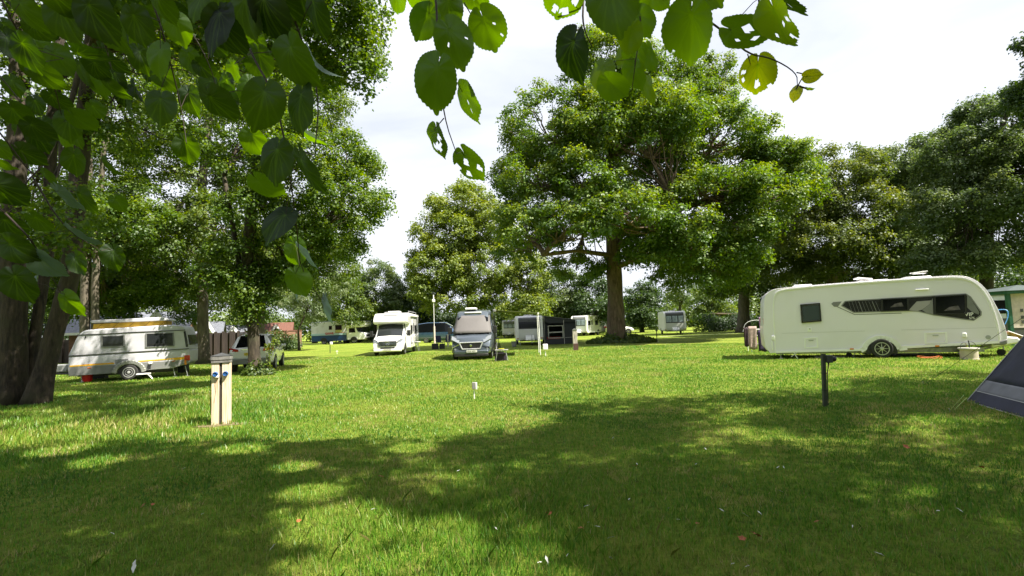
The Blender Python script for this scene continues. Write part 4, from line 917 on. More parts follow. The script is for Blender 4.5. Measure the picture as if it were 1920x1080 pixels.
# ------------------------------------------------------------------ lofted vans and cars
def sec(x, w, zb, zs, zr, wr, zm=None):
    """half outline: floor, sill, belt (zs, width w), roof (zr, width wr)"""
    zm = zm if zm is not None else zb + (zs - zb) * .55
    return (x, [(0, zb), (w * .86, zb), (w * .96, zb + .06), (w, zm), (w * .985, zs), (wr, zr - .06), (wr - .09, zr - .005), (0, zr + .03)])
def loft(name, parts, secs, parent, mats, smooth=True):
    """parts: {(i, j): part} for side faces (both sides), rest go to `name`; ends closed"""
    groups = {}
    K = len(secs[0][1]); ring = []
    for x, h in secs:
        full = [(y, z) for y, z in h] + [(-y, z) for y, z in h[-2:0:-1]]
        ring.append([(x, y, z) for y, z in full])
    n = len(ring[0])
    def jj(k): return k if k < K - 1 else n - 1 - k
    for i in range(len(secs) - 1):
        for k in range(n):
            pn = parts.get((i, jj(k)), name)
            if pn.startswith('side_window') and k < K - 1: pn += '#l' + str(i)
            groups.setdefault(pn, []).append([ring[i][k], ring[i][(k + 1) % n], ring[i + 1][(k + 1) % n], ring[i + 1][k]])
    out = {}
    for pn in groups:
        mb = MB(); vi = {}
        def idx(p):
            kx = (round(p[0], 5), round(p[1], 5), round(p[2], 5))
            if kx not in vi: vi[kx] = len(mb.v); mb.v.append(p)
            return vi[kx]
        for qd in groups[pn]:
            f = []
            for p in qd:
                a = idx(p)
                if a not in f: f.append(a)
            if len(f) > 2: mb.f.append(tuple(f))
        if pn == name:
            mb.f.append(tuple(idx(p) for p in ring[0])[::-1]); mb.f.append(tuple(idx(p) for p in ring[-1]))
        nm = pn.split('#')[0]
        o = mb.build(nm, mats.get(nm, mats[name]), parent, smooth=False)
        md = o.modifiers.new('b', 'BEVEL'); md.width = .03 if pn == name else .004; md.segments = 2; md.limit_method = 'ANGLE'; md.angle_limit = R(22)
        for p in o.data.polygons: p.use_smooth = True
        out[pn] = o
    return out
def plate(parent, s, c, rot, mat, w=.52):
    p = MB().box((0, 0, 0), (w, .02, .115)).build('number_plate', mat, parent); p.location = c; p.rotation_euler = (0, 0, rot)
    text(p, s, .095, BLK, (-w * .45, -.012, -.034), (R(90), 0, 0), ext=.002)
PLW = M('plate_white', (.75, .75, .72), .4); PLY = M('plate_yellow', (.75, .55, .05), .4)

# --- grey campervan seen from the front: local +x is forward
def heading(hx, hy): return math.atan2(hy, hx)
def campervan():
    W = 1.02; dep = 25.6
    xc = X(884, dep)
    rz = heading(-.02, -1)
    t = thing('campervan', 'dark grey metallic campervan facing the camera with a cover over its windscreen', 'campervan', (xc - .0, dep, 0), rz)
    # x=0 is the nose; the body runs to x=-6
    S_ = [sec(-5.95, .99, .32, 1.35, 2.50, .86), sec(-4.2, 1.02, .30, 1.35, 2.54, .88), sec(-2.3, 1.02, .30, 1.35, 2.54, .88), sec(-1.62, 1.02, .30, 1.32, 2.44, .84), sec(-1.35, 1.02, .30, 1.30, 2.18, .80), sec(-.62, 1.02, .30, 1.20, 1.28, .86, .8), sec(-.22, .98, .30, .98, 1.10, .80, .62), sec(-.04, .92, .30, .62, .80, .70, .45), sec(0.02, .88, .32, .50, .60, .66, .42)]
    parts = {(4, 6): 'windscreen', (4, 5): 'windscreen', (3, 4): 'side_window', (1, 4): 'side_window#2'}
    o = loft('body', parts, S_, t, {'body': GUN, 'windscreen': GLASS, 'side_window': GLASS})
    # cover over the windscreen: quilted grey cloth wrapped round to the doors
    cv = MB(); cols = 10
    def wsp(u, v):
        x = -1.44 + .86 * v; z = 2.20 - .90 * v; y = (-.86 - .14 * v) + u * 2 * (.86 + .14 * v); b = .05 + .02 * math.sin(u * 9 + v * 5) * .5
        return (x + b + .02 - abs(u - .5) ** 3 * 1.4, y, z + b * .8)
    for i in range(cols + 1):
        for j in range(7): cv.v.append(wsp(i / cols, j / 6))
    for i in range(cols):
        for j in range(6): a = i * 7 + j; cv.f.append((a, a + 1, a + 8, a + 7))
    cv.build('screen_cover', CLOTHG, t, smooth='all', thick=.02)
    wm = MB()
    wm.tube([(-.52, -.6, 1.32), (-.60, -.1, 1.37)], .014, 4).tube([(-.52, .1, 1.32), (-.60, .7, 1.37)], .014, 4); wm.build('wiper', BLK, t)
    g = [(-.58, .88), (.58, .88), (.44, .56), (-.44, .56)]
    gm = MB().add([(.035 - .02 * (z > .7) , y, z) for y, z in g] + [(-.1, y, z) for y, z in g], [(0, 1, 2, 3), (0, 4, 5, 1), (1, 5, 6, 2), (2, 6, 7, 3), (3, 7, 4, 0)]).build('grille', BLK, t)
    ring = MB()
    P = [(.05 if z < .7 else .02, y, z) for y, z in g]
    for i in range(4): ring.tube([P[i], P[(i + 1) % 4]], .030, 6)
    ring.build('grille_frame', M('satin_chrome', (.75, .76, .78), .3, metal=.6), gm)
    sl = MB()
    for k in range(4): z = .62 + k * .06; sl.tube([(.045, -.46 - .03 * k, z), (.045, .46 + .03 * k, z)], .004, 4)
    sl.build('grille_slat', BLK, gm)
    MB().lathe([(.06, 0), (.06, .02), (.03, .03)], (.06, 0, .74), 'X', 10).tube([(.08, -.02, .70), (.085, .0, .77), (.08, .03, .78), (.08, .0, .72)], .008, 4).build('badge', CHROME, gm)
    for s in (-1, 1):
        MB().add([(-.12, s * .60, .92), (-.02, s * .62, .84), (-.20, s * .99, 1.02), (-.42, s * 1.0, 1.20), (-.36, s * .86, 1.18), (-.20, s * .60, 1.0)], [(0, 1, 2, 3, 4, 5)]).build('headlight', HEAD, t, thick=.06)
        f = MB().box((-.06, s * .76, .54), (.12, .26, .22)).build('fog_lamp_panel', BLK, t, bevel=.02)
        MB().lathe([(.06, 0), (.06, .02), (.03, .03)], (.0, s * .80, .54), 'X', 12).build('fog_lamp', HEAD, f)
        MB().tube([(.02, s * .58, .80), (.0, s * .9, .66), (-.10, s * .97, .50)], .02, 5).build('bumper_trim', CHROME, f)
        MB().box((-.95, s * 1.16, 1.48), (.14, .22, .36)).tube([(-1.0, s * 1.02, 1.4), (-.95, s * 1.12, 1.42)], .03, 5).build('mirror', BLK, t, bevel=.03)
        wheel(t, (-.95, s * .90, .34), .34, .2, s, spokes=5); wheel(t, (-4.9, s * .90, .34), .34, .2, s, spokes=5)
        MB().prism([(-.95 + .42 * math.cos(k), .36 + .42 * math.sin(k)) for k in np.linspace(math.pi, 0, 12)], s * 1.025 - .004, s * 1.025 + .004).build('wheel_well', BLK, t)
    MB().box((.03, 0, .40), (.10, 1.72, .20)).build('bumper', GUN, t, bevel=.05)
    MB().box((-.02, 0, .25), (.2, 1.7, .14)).build('bumper_lip', BLK, t, bevel=.03)
    plate(t, 'CE18 ADV', (.095, .04, .45), rz * 0 + R(90), PLW)
    MB().box((-1.52, 0, 2.36), (.10, .9, .16), Matrix.Rotation(R(35), 3, 'Y')).build('roof_window', GREYL, t, bevel=.02)
    MB().box((-2.1, -.15, 2.62), (.7, .6, .12)).build('roof_vent', GELW, t, bevel=.04)
    # awning on the far-right side (vehicle's left)
    y1 = 1.04
    MB().b2(-4.9, -1.9, y1 - .02, y1 + .13, 2.40, 2.55).build('awning_case', GREYM, t, bevel=.03)
    cn = MB(); nx = 6
    for i in range(nx + 1):
        for j in range(5):
            x = -4.8 + 2.8 * i / nx; v = j / 4; cn.v.append((x, y1 + .08 + 2.32 * v, 2.50 - .22 * v - .05 * math.sin(math.pi * v) * math.sin(math.pi * i / nx)))
    for i in range(nx):
        for j in range(4): a = i * 5 + j; cn.f.append((a, a + 1, a + 6, a + 5))
    cn.build('awning_canopy', M('olive_awning_cloth', (.12, .14, .05), .8), t, smooth='all', thick=.015)
    MB().b2(-4.85, -1.95, y1 + 2.38, y1 + 2.46, 2.20, 2.30).build('awning_rail', GELW, t)
    for x in (-2.0, -4.8): MB().tube([(x, y1 + 2.42, 2.25), (x + .05, y1 + 2.45, 0)], .022, 6).build('awning_leg', GELW, t)
    MB().b2(-3.6, -2.3, y1 - .008, y1 + .006, .42, 2.2).build('side_door', BLK, t)
    MB().box((-3.2, y1 + .25, .2), (.7, .4, .05)).build('door_step', BLK, t)
campervan()
def small_table(name, lab, px, py, w, d_, h, top, leg=STEEL, rz=0.0, extras=None):
    p = G(px, py); t = thing(name, lab, 'table', (p[0], p[1], 0), rz)
    MB().box((0, 0, h), (w, d_, .035)).build('table_top', top, t, bevel=.008)
    for sx in (-1, 1):
        for sy in (-1, 1): MB().tube([(sx * w * .30, sy * d_ * .4, h - .02), (sx * w * .46, sy * d_ * .44, 0)], .014, 5).build('leg', leg, t)
    return (p[0], p[1], h + .018)
tp = small_table('camp_table', 'small folding camp table beside the dark grey campervan', 941, 677, .62, .45, .52, M('grey_top', (.3, .3, .28), .5))
o = MB().lathe([(.09, 0), (.13, .03), (.14, .05)], (0, 0, 0), 'Z', 16).build('bowl', M('yellow_plastic', (.65, .62, .06), .4)); o.location = tp; tag(o, 'yellow bowl on the small table beside the dark grey campervan', 'bowl')
crate(939, 676, 'dark purple crate under the small camp table by the grey campervan', (.5, .35, .34), M('dark_purple', (.03, .02, .04), .6))
def bike(px, py, lab):
    p = G(px, py); t = thing('bicycle', lab, 'bicycle', (p[0], p[1], 0), R(82))
    for x in (-.52, .52): 
        m = MB(); n = 22
        m.tube([(x + .33 * math.cos(2 * math.pi * k / n), 0, .34 + .33 * math.sin(2 * math.pi * k / n)) for k in range(n + 1)], .018, 5)
        w_ = m.build('tyre', RUB, t)
        s_ = MB(); [s_.tube([(x, 0, .34), (x + .32 * math.cos(a), 0, .34 + .32 * math.sin(a))], .003, 3) for a in np.linspace(0, 6.2, 12)]; s_.build('spokes', STEEL, w_)
    MB().tube([(-.52, 0, .34), (-.2, 0, .85), (.38, 0, .88), (-.08, 0, .32), (-.52, 0, .34)], .017, 6).tube([(-.2, 0, .85), (-.08, 0, .32)], .017, 6).tube([(.38, 0, .95), (.52, 0, .34)], .017, 6).build('frame', CHAR, t)
    MB().box((-.22, 0, .95), (.26, .13, .05)).build('saddle', BLK, t, bevel=.02); MB().tube([(.4, -.28, 1.02), (.38, 0, .98), (.4, .28, 1.02)], .012, 5).build('handlebar', BLK, t)
bike(934, 668, 'dark bicycle parked against the side of the grey campervan')
bucket('bin', 'small dark grey bin on the grass left of the silver-grey caravan', 964, 650, .22, .42, GREYM, 'bin')

# --- white coachbuilt motorhome
def motorhome():
    dep = 33.0; rz = heading(.06, -1); t = thing('motorhome', 'white coachbuilt motorhome with three-pointed star grille facing the camera', 'motorhome', (X(727, dep), dep, 0), rz)
    S_ = [sec(-2.4, 1.0, .32, 1.30, 2.2, .92), sec(-1.75, 1.0, .30, 1.30, 2.15, .86), sec(-1.50, 1.0, .30, 1.28, 2.02, .82), sec(-.78, 1.0, .30, 1.18, 1.26, .84, .8), sec(-.25, .97, .30, 1.02, 1.12, .78, .62), sec(-.04, .93, .30, .72, .90, .70, .45), sec(.02, .90, .32, .5, .62, .66, .42)]
    loft('cab', {(2, 6): 'windscreen', (2, 5): 'windscreen', (1, 4): 'side_window'}, S_, t, {'cab': WHT2, 'windscreen': GLASS2, 'side_window': GLASS})
    prof = [(-7.0, .38), (-7.0, 2.55), (-6.9, 2.76), (-2.2, 2.80), (-1.65, 2.74), (-1.25, 2.50), (-1.05, 2.22), (-1.12, 2.10), (-1.45, 2.04), (-2.3, 2.04), (-2.35, .38)]
    MB().prism(prof, -1.13, 1.13).build('living_body', WHT2, t, bevel=.07, seg=3)
    MB().box((-1.68, -.05, 2.72), (.72, .95, .05), Matrix.Rotation(R(25), 3, 'Y')).build('roof_window', GREYM, t, bevel=.015)
    MB().box((-2.3, .1, 2.86), (.7, .8, .14)).build('roof_light', GELW, t, bevel=.04)
    MB().tube([(-2.6, 1.0, 2.82), (-2.6, 1.0, 2.92), (-6.6, 1.0, 2.92), (-6.6, 1.0, 2.82)], .02, 5).build('roof_rail', STEEL, t)
    MB().b2(-6.3, -2.6, 1.12, 1.24, 2.56, 2.70).build('awning_case', GELW, t, bevel=.02)
    g = MB().box((.0, 0, .78), (.10, 1.16, .34)).build('grille', BLK, t, bevel=.05)
    b = MB()
    for z in (.70, .78, .86): b.tube([(.06, -.54, z), (.06, .54, z)], .014, 4)
    b.build('grille_slat', CHROME, g)
    st = MB(); n = 20; st.tube([(.085, .13 * math.cos(2 * math.pi * k / n), .79 + .13 * math.sin(2 * math.pi * k / n)) for k in range(n + 1)], .013, 5)
    for a in (90, 210, 330): st.tube([(.085, 0, .79), (.085, .12 * math.cos(R(a)), .79 + .12 * math.sin(R(a)))], [.02, .008], 4)
    st.build('badge', CHROME, g)
    MB().box((.02, 0, .50), (.06, .9, .12)).build('lower_grille', BLK, t, bevel=.02)
    MB().box((.04, 0, .36), (.10, 1.8, .18)).build('bumper', WHT2, t, bevel=.05)
    for s in (-1, 1):
        MB().add([(-.04, s * .62, .95), (-.02, s * .60, .82), (-.12, s * .90, .84), (-.30, s * .97, 1.04), (-.18, s * .80, 1.06)], [(0, 1, 2, 3, 4)]).build('headlight', HEAD, t, thick=.05)
        MB().box((-.98, s * 1.22, 1.42), (.14, .22, .38)).tube([(-1.1, s * 1.0, 1.36), (-.98, s * 1.16, 1.38)], .03, 5).build('mirror', BLK, t, bevel=.03)
        wheel(t, (-.95, s * .88, .34), .34, .2, s, spokes=6); wheel(t, (-5.2, s * .98, .34), .34, .2, s, spokes=6)
        MB().prism([(-.95 + .42 * math.cos(k), .36 + .42 * math.sin(k)) for k in np.linspace(math.pi, 0, 12)], s * 1.005 - .004, s * 1.005 + .004).build('wheel_well', BLK, t)
    plate(t, 'WX19 LHF', (.10, .0, .40), R(90), PLW)
    dr = MB().b2(-4.1, -3.45, 1.13, 1.15, .55, 2.35).build('door', WHT2, t); MB().b2(-3.95, -3.6, 1.15, 1.158, 1.5, 2.1).build('window', GLASS, dr)
    for a, b_, z0, z1 in ((-3.3, -2.6, 1.35, 1.95), (-5.6, -4.5, 1.35, 1.95)): 
        w_ = MB().b2(a, b_, 1.13, 1.16, z0, z1).build('window', BLK, t); MB().b2(a + .05, b_ - .05, 1.16, 1.165, z0 + .05, z1 - .05).build('pane', GLASS, w_)
    MB().b2(-6.8, -2.5, 1.13, 1.136, .62, .78).build('side_stripe', GREYM, t)
motorhome()
small_table('folding_table', 'white folding table standing to the right of the white motorhome', 774, 659.5, 1.1, .6, .72, GELW)

# --- blue campervan side on
def bluevan():
    dep = 62.0; t = thing('campervan', 'slate blue campervan with a high roof parked side on behind the dark chairs', 'campervan', (X(787, dep), dep, 0), R(-4))
    S_ = [sec(0, .88, .35, 1.2, 2.0, .72), sec(.1, .95, .32, 1.25, 2.3, .78), sec(1.2, .96, .3, 1.25, 2.42, .78), sec(3.3, .96, .3, 1.25, 2.38, .76), sec(3.9, .96, .3, 1.22, 2.0, .72), sec(4.7, .94, .3, 1.12, 1.2, .76, .75), sec(5.1, .86, .32, .85, .95, .7, .6), sec(5.2, .8, .34, .6, .7, .66, .5)]
    loft('body', {(4, 6): 'windscreen', (4, 5): 'windscreen', (1, 4): 'side_window', (2, 4): 'side_window#2', (3, 4): 'side_window#3'}, S_, t, {'body': BLUE_P, 'windscreen': GLASS2, 'side_window': GLASS})
    for x in (1.0, 4.2):
        wheel(t, (x, -.86, .33), .33, .2, -1, spokes=6); wheel(t, (x, .86, .33), .33, .2, 1, spokes=6)
    MB().box((-.0, -.82, 1.0), (.06, .14, .4)).build('tail_lamp', REDL, t); MB().box((1.9, -.75, 2.02), (.5, .1, .18)).build('roof_box', GELW, t)
    rail(MB(), [(.2, .62), (4.9, .62)], -.965, .04, .01).build('trim', GREYM, t)
    MB().tube([(2.6, -.70, 2.38), (3.5, -.72, 2.28), (4.2, -.74, 1.92)], .035, 5).build('roof_rail', CHROME, t)
bluevan()
def car(name, lab, loc, rz, paint, Lc=4.3, h=1.65, gl=GLASS, plate_s=None):
    t = thing(name, lab, 'car', loc, rz); k = h / 1.65; q = Lc / 4.3
    S_ = [sec(0, .80, .42, .85, .95, .70, .6), sec(.10 * q, .88, .36, .98 * k, 1.06 * k, .72, .62), sec(.42 * q, .90, .32, 1.0 * k, 1.58 * k, .60, .62), sec(1.2 * q, .91, .28, 1.0 * k, 1.65 * k, .62, .6), sec(2.3 * q, .91, .28, .98 * k, 1.63 * k, .62, .6), sec(3.15 * q, .90, .28, .96 * k, 1.04 * k, .72, .6), sec(4.0 * q, .86, .3, .82 * k, .88 * k, .68, .55), sec(4.28 * q, .76, .34, .58, .66, .6, .45)]
    loft('body', {(1, 6): 'rear_window', (4, 6): 'windscreen', (4, 5): 'windscreen', (2, 4): 'side_window', (3, 4): 'side_window#2'}, S_, t, {'body': paint, 'rear_window': gl, 'windscreen': gl, 'side_window': gl})
    for x in (.85 * q, 3.45 * q):
        for s in (-1, 1):
            wheel(t, (x, s * .82, .33), .33, .2, s, spokes=5)
            MB().prism([(x + .39 * math.cos(a), .34 + .39 * math.sin(a)) for a in np.linspace(math.pi, 0, 12)], s * .915 - .003, s * .915 + .003).build('wheel_well', BLK, t)
    for s in (-1, 1):
        MB().add([(-.02, s * .5, .92), (-.02, s * .52, 1.02), (.12, s * .88, 1.10), (.34, s * .92, 1.04), (.10, s * .86, .90)], [(0, 1, 2, 3, 4)]).build('tail_lamp', REDL, t, thick=.04)
        MB().box((2.75 * q, s * 1.0, 1.06 * k), (.14, .2, .14)).build('mirror', paint, t, bevel=.03)
        MB().box((4.22 * q, s * .6, .68), (.12, .3, .12)).build('headlight', HEAD, t, bevel=.02)
        MB().tube([(.6 * q, s * .56, 1.62 * k), (.8 * q, s * .58, 1.70 * k), (2.2 * q, s * .58, 1.70 * k), (2.4 * q, s * .56, 1.62 * k)], .016, 5).build('roof_rail', STEEL, t)
    MB().box((.0, 0, .46), (.12, 1.55, .22)).build('bumper', GREYM, t, bevel=.03); MB().box((-.03, 0, .60), (.06, 1.5, .04)).build('bumper_trim', GREYL, t)
    if plate_s: plate(t, plate_s, (-.045, 0, .80), R(-90), PLY)
    MB().box((.03, 0, 1.0), (.05, .8, .04)).build('tailgate_handle', CHROME, t)
    MB().tube([(.30, -.4, 1.14), (.18, .1, 1.2)], .012, 4).build('wiper', BLK, t)
    return t
dep = 22.9
car('parked_car', 'white estate car seen from behind, half hidden by the ivy-clad trunk', (X(470, dep), dep, 0), heading(-.31, 1.0), M('white_car_paint', (.72, .72, .70), .25, coat=.8), 4.4, 1.68, plate_s='YD17 FKO')
dep = 73
car('parked_car', 'small white car partly hidden behind the sycamore trunk', (X(1134, dep), dep, 0), R(-6), WHT2, 4.0, 1.6)
dep = 66
car('parked_car', 'silver car whose roof shows between the blue van and the grey campervan', (X(838, dep), dep, 0), R(6), M('silver_paint', (.42, .42, .42), .25, metal=.5, coat=.6), 4.2, 1.75)

# --- blue and white american camper
def rv():
    dep = 76.0; t = thing('camper_bus', 'long old white motor camper with a deep blue lower side and red lettering', 'camper', (X(590, dep), dep, 0), R(-3))
    MB().b2(0, 5.2, -1.2, 1.2, 1.25, 3.25).build('body', CREAM, t, bevel=.08)
    MB().b2(.05, 5.22, -1.18, 1.18, .40, 1.25).build('lower_side', BLUEP, t, bevel=.03)
    MB().b2(0.02, 5.2, -1.215, -1.2, 1.27, 1.55).build('waist_band', M('pale_blue_band', (.35, .50, .58), .4), t)
    MB().prism([(5.2, .5), (8.0, .5), (8.05, 1.1), (7.9, 1.45), (6.9, 1.6), (6.6, 2.3), (5.2, 2.3)], -1.08, 1.08).build('cab', GELW, t, bevel=.08)
    MB().prism([(5.2, 2.3), (7.6, 2.3), (8.1, 2.55), (8.15, 3.0), (7.9, 3.22), (5.2, 3.25)], -1.2, 1.2).build('over_cab', GELW, t, bevel=.08)
    MB().prism([(6.62, 1.66), (6.93, 1.66), (6.70, 2.26), (6.62, 2.26)], -1.0, 1.0).build('windscreen', GLASS, t)
    MB().prism([(5.6, 1.55), (6.55, 1.55), (6.45, 2.2), (5.6, 2.2)], -1.095, -1.08).build('door_window', GLASS, t)
    for a, b, z0, z1 in ((2.65, 3.15, 2.05, 2.65), (3.6, 4.6, 1.62, 2.75), (5.45, 6.0, 2.62, 3.05)):
        f = frame_ring(MB(), [(a, z0), (b, z0), (b, z1), (a, z1)], -1.2, .06, .03).build('window', GREYM, t); MB().b2(a, b, -1.215, -1.2, z0, z1).build('pane', GLASS, f)
    MB().b2(3.65, 4.55, -1.235, -1.218, 1.66, 2.0).build('window_guard', M('brass_yellow', (.42, .38, .12), .5), t)
    text(t, 'GAWR', .42, M('red_letter', (.40, .03, .03), .5), (2.1, -1.225, 1.38), (R(90), 0, 0), bold=.02)
    MB().b2(3.3, 5.0, -1.22, -1.2, 1.55, 1.6).build('pinstripe', ORG, t)
    for x in (1.9, 6.35):
        wheel(t, (x, -1.02, .42), .42, .25, -1, rim=GELW, spokes=6); wheel(t, (x, 1.02, .42), .42, .25, 1, rim=GELW, spokes=6)
        MB().prism([(x + .52 * math.cos(a), .42 + .52 * math.sin(a)) for a in np.linspace(math.pi, 0, 12)], -1.21, -1.185).build('wheel_well', BLK, t)
    MB().box((8.03, 0, 1.08), (.08, 1.7, .30)).build('grille', BLK, t); MB().box((8.1, 0, .65), (.14, 2.1, .2)).build('bumper', CHROME, t, bevel=.03)
    for s in (-1, 1): MB().lathe([(.13, 0), (.13, .05), (.08, .06)], (8.05, s * .8, 1.1), 'X', 14).build('headlight', HEAD, t)
    MB().box((3.5, 0, 3.36), (.9, .7, .22)).build('air_conditioner', GELW, t, bevel=.05)
    MB().b2(4.0, 4.8, -1.4, -1.2, .42, .46).build('step', STEEL, t)
rv()

# --- caravans seen from the front; local +x forward (drawbar), the side shown is local +y or -y
def caravan_front(lab, px, dep, hd, W=2.25, Lc=6.0, H=2.58, panel=GREYL, sidem=WHT, top=GREYM, glass=CURT, split=3, rear_panel=None, side_sign=1, trim=GELW, win_dark=False):
    t = thing('touring_caravan', lab, 'caravan', (X(px, dep), dep, 0), heading(*hd)); h = W / 2
    prof = [(-Lc, .42), (-Lc, H - .2), (-Lc + .12, H - .03), (-1.2, H), (-.5, H - .06), (-.22, H - .28), (-.10, H - .62), (.0, 1.28), (.02, .62), (-.05, .42)]
    MB().prism(prof, -h, h).build('body', sidem, t, bevel=.06, seg=2)
    fp = lambda z: float(np.interp(z, [.42, .62, 1.28, H - .62, H - .28, H - .06], [-.05, .02, .0, -.10, -.22, -.5]))
    def face(z0, z1, y0, y1, off, n=5):
        m = MB(); zs = np.linspace(z0, z1, n)
        for z in zs: m.v += [(fp(z) + off, y0, z), (fp(z) + off, y1, z)]
        for i in range(n - 1): m.f.append((2 * i, 2 * i + 1, 2 * i + 3, 2 * i + 2))
        return m
    face(.56, 1.30, -h + .20, h - .20, .022).build('front_locker', panel, t, thick=.02)
    face(1.34, H - .16, -h + .20, h - .20, .016, 9).build('front_panel', top, t, thick=.02)
    ws = (2 * h - .42) / split
    for k in range(split):
        y0 = -h + .21 + k * ws + .025; y1 = y0 + ws - .05
        f = face(1.40, H - .52, y0 - .02, y1 + .02, .034).build('window', BLK, t, thick=.015)
        face(1.44, H - .56, y0 + .02, y1 - .02, .046).build('pane', glass, f, thick=.006)
    for s in (-1, 1):
        MB().prism([(p[0] + .03, p[1]) for p in prof[3:9]] + [(p[0] - .10, p[1] - .03) for p in prof[8:2:-1]], s * (h - .19), s * h + s * .015).build('corner_trim', trim, t)
        MB().box((.0, s * (h - .12), .62), (.06, .16, .10)).build('marker_lamp', AMB, t, bevel=.01)
        wheel(t, (-Lc * .58, s * (h - .12), .32), .32, .19, s)
        MB().prism([(-Lc * .58 + .44 * math.cos(a), .36 + .42 * math.sin(a)) for a in np.linspace(math.pi, 0, 12)], s * (h + .004) - .004, s * (h + .004) + .004).build('wheel_well', BLK, t)
    # the side one sees
    y = side_sign * (h + .004); ys = (y, y + side_sign * .02)
    d_ = MB().b2(-2.1, -1.45, *ys, .50, 2.30).build('door', sidem, t, bevel=.006)
    yo = ys[1]; ys2 = (yo, yo + side_sign * .012)
    MB().b2(-1.95, -1.6, *ys2, 1.45, 2.05).build('window', GLASS, d_)
    for a, b in ((-1.25, -.45), (-3.9, -2.9)):
        w_ = MB().b2(a, b, y, y + side_sign * .03, 1.38, 2.0).build('window', BLK, t); MB().b2(a + .05, b - .05, y + side_sign * .03, y + side_sign * .036, 1.43, 1.95).build('pane', GLASS, w_)
    if rear_panel: MB().b2(-Lc + .04, -4.1, y, y + side_sign * .008, .52, H - .1).build('rear_side_panel', rear_panel, t)
    MB().b2(-4.9, -4.3, y, y + side_sign * .02, .7, 1.05).build('locker_door', GELW, t)
    MB().b2(-Lc + .1, -.2, y, y + side_sign * .02, .42, .50).build('side_skirt', GELW, t)
    MB().tube([(-.1, -.55, .46), (1.25, 0, .45)], .035, 6).tube([(-.1, .55, .46), (1.25, 0, .45)], .035, 6).build('drawbar', STEEL, t)
    MB().prism([(.1, .42), (.85, .42), (.8, .60), (.12, .85)], -.36, .36).build('drawbar_cover', GELW, t, bevel=.04)
    j = MB().tube([(.9, .12, .9), (.9, .12, .2)], .025, 6).build('jockey_leg', STEEL, t); MB().lathe([(.03, -.04), (.1, -.04), (.1, .04), (.03, .04)], (.88, .12, .1), 'Y', 14).build('jockey_wheel', RUB, j)
    MB().box((-2.5, 0, H + .05), (.9, .7, .12)).build('roof_light', GELW, t, bevel=.04)
    MB().tube([(-3.2, .5, H), (-3.2, .5, H + .28)], .015, 5).box((-3.2, .5, H + .28), (.3, .3, .06)).build('aerial', GELW, t)
    for x, yy in ((-.4, h - .3), (-.4, -h + .3), (-Lc + .3, h - .3), (-Lc + .3, -h + .3)): MB().tube([(x, yy, .45), (x + .1, yy, .02)], .02, 5).build('steady', STEEL, t)
    MB().b2(-Lc + .3, -.2, -h + .3, h - .3, .34, .44).build('chassis', BLK, t)
    return t
cA = caravan_front('silver-grey fronted caravan with one wide dark window, awning at its right', 994, 42.5, (.02, -1), 2.2, 6, 2.45, M('silver_front', (.66, .66, .65), .4), WHT, CHAR, GLASS, 1)
caravan_front('white caravan mostly hidden behind the silver-grey one, curtains in its front window', 957, 74, (-.02, -1), 2.25, 6, 2.5, WHT, WHT, GREYM, CURT, 3)
caravan_front('light grey sided caravan just left of the sycamore trunk, front facing left', 1086, 69, (-.62, -1), 2.3, 6.8, 2.75, M('pale_locker', (.72, .72, .72), .4), M('light_side', (.60, .60, .61), .4), GREYM, CURT, 3)
caravan_front('caravan with charcoal rear side panel standing alone far right of the sycamore', 1267, 60, (-.17, -1), 2.45, 6.4, 2.72, M('silver_locker', (.62, .63, .61), .4), M('silver_side', (.70, .70, .71), .4), CHAR, CURT, 3, rear_panel=CHAR)

# awning tent at the silver-grey caravan
def awning():
    x0 = X(1020, 42.6); x1 = X(1081, 42.6); y0 = 42.9; y1 = 46.4; w = x1 - x0
    t = thing('caravan_awning', 'dark awning tent with pale framed window joined to the silver-grey caravan', 'awning', (x0 + .06, y0, 0)); H0, H1 = 2.38, 1.98
    D_ = M('charcoal_awning_cloth', (.045, .047, .056), .8, bump=.3, bscale=3); Lg = M('pale_awning_trim', (.50, .49, .45), .6)
    MB().add([(0, -.12, H0), (w, -.12, H1), (w, y1 - y0, H1), (0, y1 - y0, H0)], [(0, 1, 2, 3)]).build('roof', M('grey_awning_roof', (.24, .25, .28), .7), t, thick=.03)
    MB().prism([(0, H0 - .03), (w, H1 - .03), (w, H1 - .30), (0, H0 - .62)], -.03, 0).build('front_fascia', D_, t)
    MB().b2(w * .62, w, -.03, 0, .12, H1 - .2).build('front_panel', D_, t)
    MB().b2(0, w * .08, -.03, 0, .12, H0 - .5).build('front_panel', D_, t)
    MB().b2(0, w, -.04, 0, .0, .42).build('mud_wall', D_, t)
    MB().b2(w - .03, w, 0, y1 - y0, 0, H1 - .03).build('side_wall', M('green_grey_cloth', (.05, .08, .07), .8), t)
    MB().b2(.05, w - .05, y1 - y0 - .03, y1 - y0, 0, H1).build('back_wall', D_, t)
    a = [(w * .12, .50), (w * .60, .48), (w * .60, H1 - .42), (w * .12, H1 - .42)]
    frame_ring(MB(), a, -.03, .10, .03).build('window_frame', Lg, t); rail(MB(), [(w * .12, .98), (w * .60, 1.0)], -.03, .09, .02).build('window_frame', Lg, t)
    rail(MB(), [(w * .64, .52), (w * .96, .54)], -.03, .03, .02).build('window_frame', Lg, t)
    for x, hh in ((.03, H0 - .05), (w - .02, H1 - .04), (w * .62, H1)): MB().tube([(x, -.05, 0), (x, -.05, hh)], .022, 6).build('pole', Lg, t)
    rb = MB().box((0, 0, .35), (1.2, .5, .5)).build('storage_box', M('red_box', (.35, .02, .02), .6)); rb.location = (x0 + w * .33, y0 + 1.0, 0); tag(rb, 'red storage box inside the awning behind its window', 'box')
awning()
